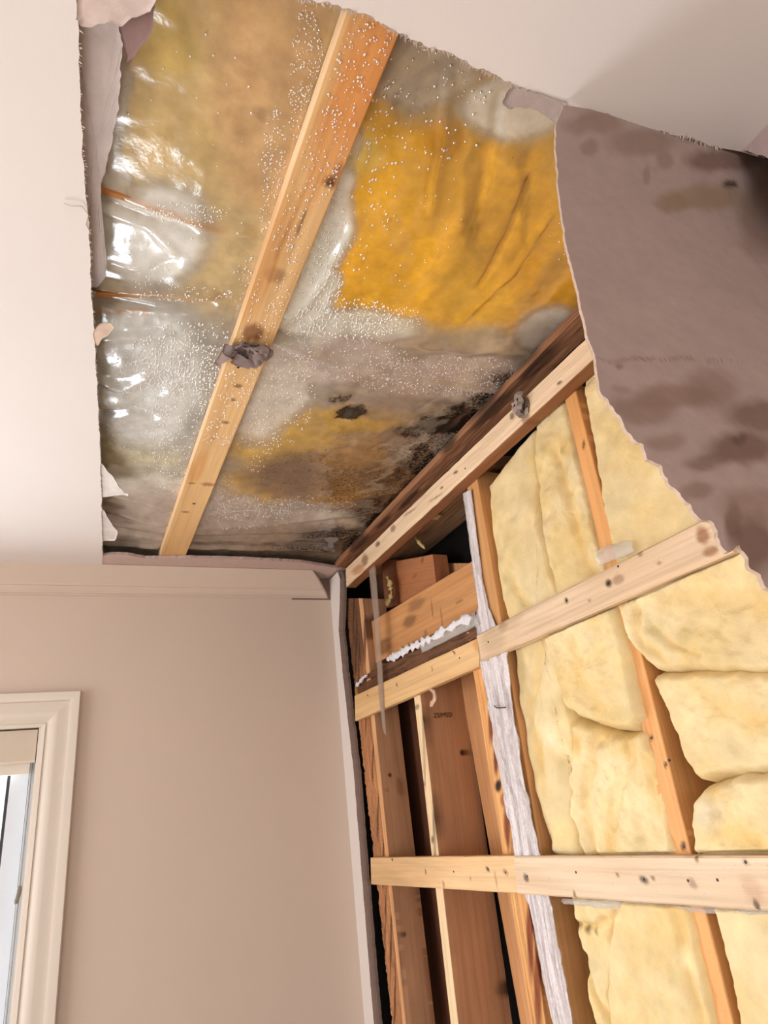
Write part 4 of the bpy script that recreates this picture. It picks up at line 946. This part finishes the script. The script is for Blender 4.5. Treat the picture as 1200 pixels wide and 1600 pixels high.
obj('pane', *box((wf_x0+.05, ys+.018, wf_z0+.05), (fx2-.01, ys+.022, wf_z1-.05)), GLASS, win, smooth=False)
# roller blind
bl = empty('roller_blind', (-.7, YF+.03, wf_z1-.1)); tag(bl, 'beige roller blind cassette rolled up at the top of the window', 'blind')
zb0 = fp(40, 1192, YF+.004)[2]; xb1 = wf_x1-.006
prof = [(.004, wf_z1-.008), (.004, zb0+.006), (.008, zb0), (.045, zb0+.004), (.060, zb0+.03), (.060, wf_z1-.008)]
V = [(x, YF+a, z) for x in (wf_x0+.006, xb1) for a, z in prof]; n = len(prof)
obj('cassette', V, [[k, (k+1) % n, n+(k+1) % n, n+k] for k in range(n)]+[list(range(n))[::-1], [n+k for k in range(n)]], BLINDM, bl, smooth=False)
obj('bottom_bar', *box((wf_x0+.012, YF+.028, zb0-.028), (xb1-.012, YF+.040, zb0+.002)), PAINT_TRIM, bl, smooth=False)
xc = wf_x1-.018
for dx in (0, .006):
    obj('cord', *tube([(xc+dx, YF+.02, zb0+.01), (xc+dx, YF+.02, 1.0)], .0009, 6), CORDM, bl)
cpull = fp(36, 1397, YF+.014); cpull[0] = xc+.002
P = sample_line([(cpull[0]+.004, cpull[1], cpull[2]+.022), (cpull[0]+.002, cpull[1], cpull[2]), (cpull[0]-.003, cpull[1], cpull[2]-.022)], 12)
tmp = np.interp(np.linspace(0, 1, 12), [0, .1, .3, .9, 1], [.003, .006, .0065, .006, .003])
obj('cord_tensioner', *tube(P, tmp, 10), mat_flat('grey_plastic', L(128, 118, 106), .5, .4), bl)

# white siding of the house opposite, seen through the window
hs = empty('neighbouring_house', (-1.2, 6.0, 0)); tag(hs, 'bright white clapboard house front outside the window', 'house')
for k in range(22):
    z = -.6+k*.28
    V = [(-5.5, 6.0, z), (2.2, 6.0, z), (2.2, 6.03, z+.285), (-5.5, 6.03, z+.285), (-5.5, 6.06, z), (2.2, 6.06, z), (2.2, 6.06, z+.285), (-5.5, 6.06, z+.285)]
    obj('siding_board', V, [[0,1,2,3],[4,7,6,5],[0,4,5,1],[3,2,6,7],[0,3,7,4],[1,5,6,2]], SIDING, hs, smooth=False)

# repeats carry one group each
GROUPS = {'wool_batt': 'yellow wool batts filling the wall bays', 'wall_stud': 'upright studs of the opened wall', 'wall_strapping': 'horizontal straps nailed across the studs',
          'sheathing_board': 'sheathing boards at the back of the dark stud bay', 'torn_paper': 'torn paper scraps around the ceiling hole', 'film_scrap': 'scraps of clear film behind the straps',
          'wool_tuft': 'loose wool tufts in the dark bay', 'foam_bead': 'white foam on the splintered batten', 'joist': 'joist edges seen through the plastic', 'film_wrap': 'white film on the wrapped stud',
          'cripple_block': 'short blocks behind the wall-top board', 'torn_paper_wad': 'paper wads nailed on the boards'}
for o in sc.objects:
    g = GROUPS.get(o.name.split('.')[0])
    if g and o.parent is None and 'category' in o: o['group'] = g
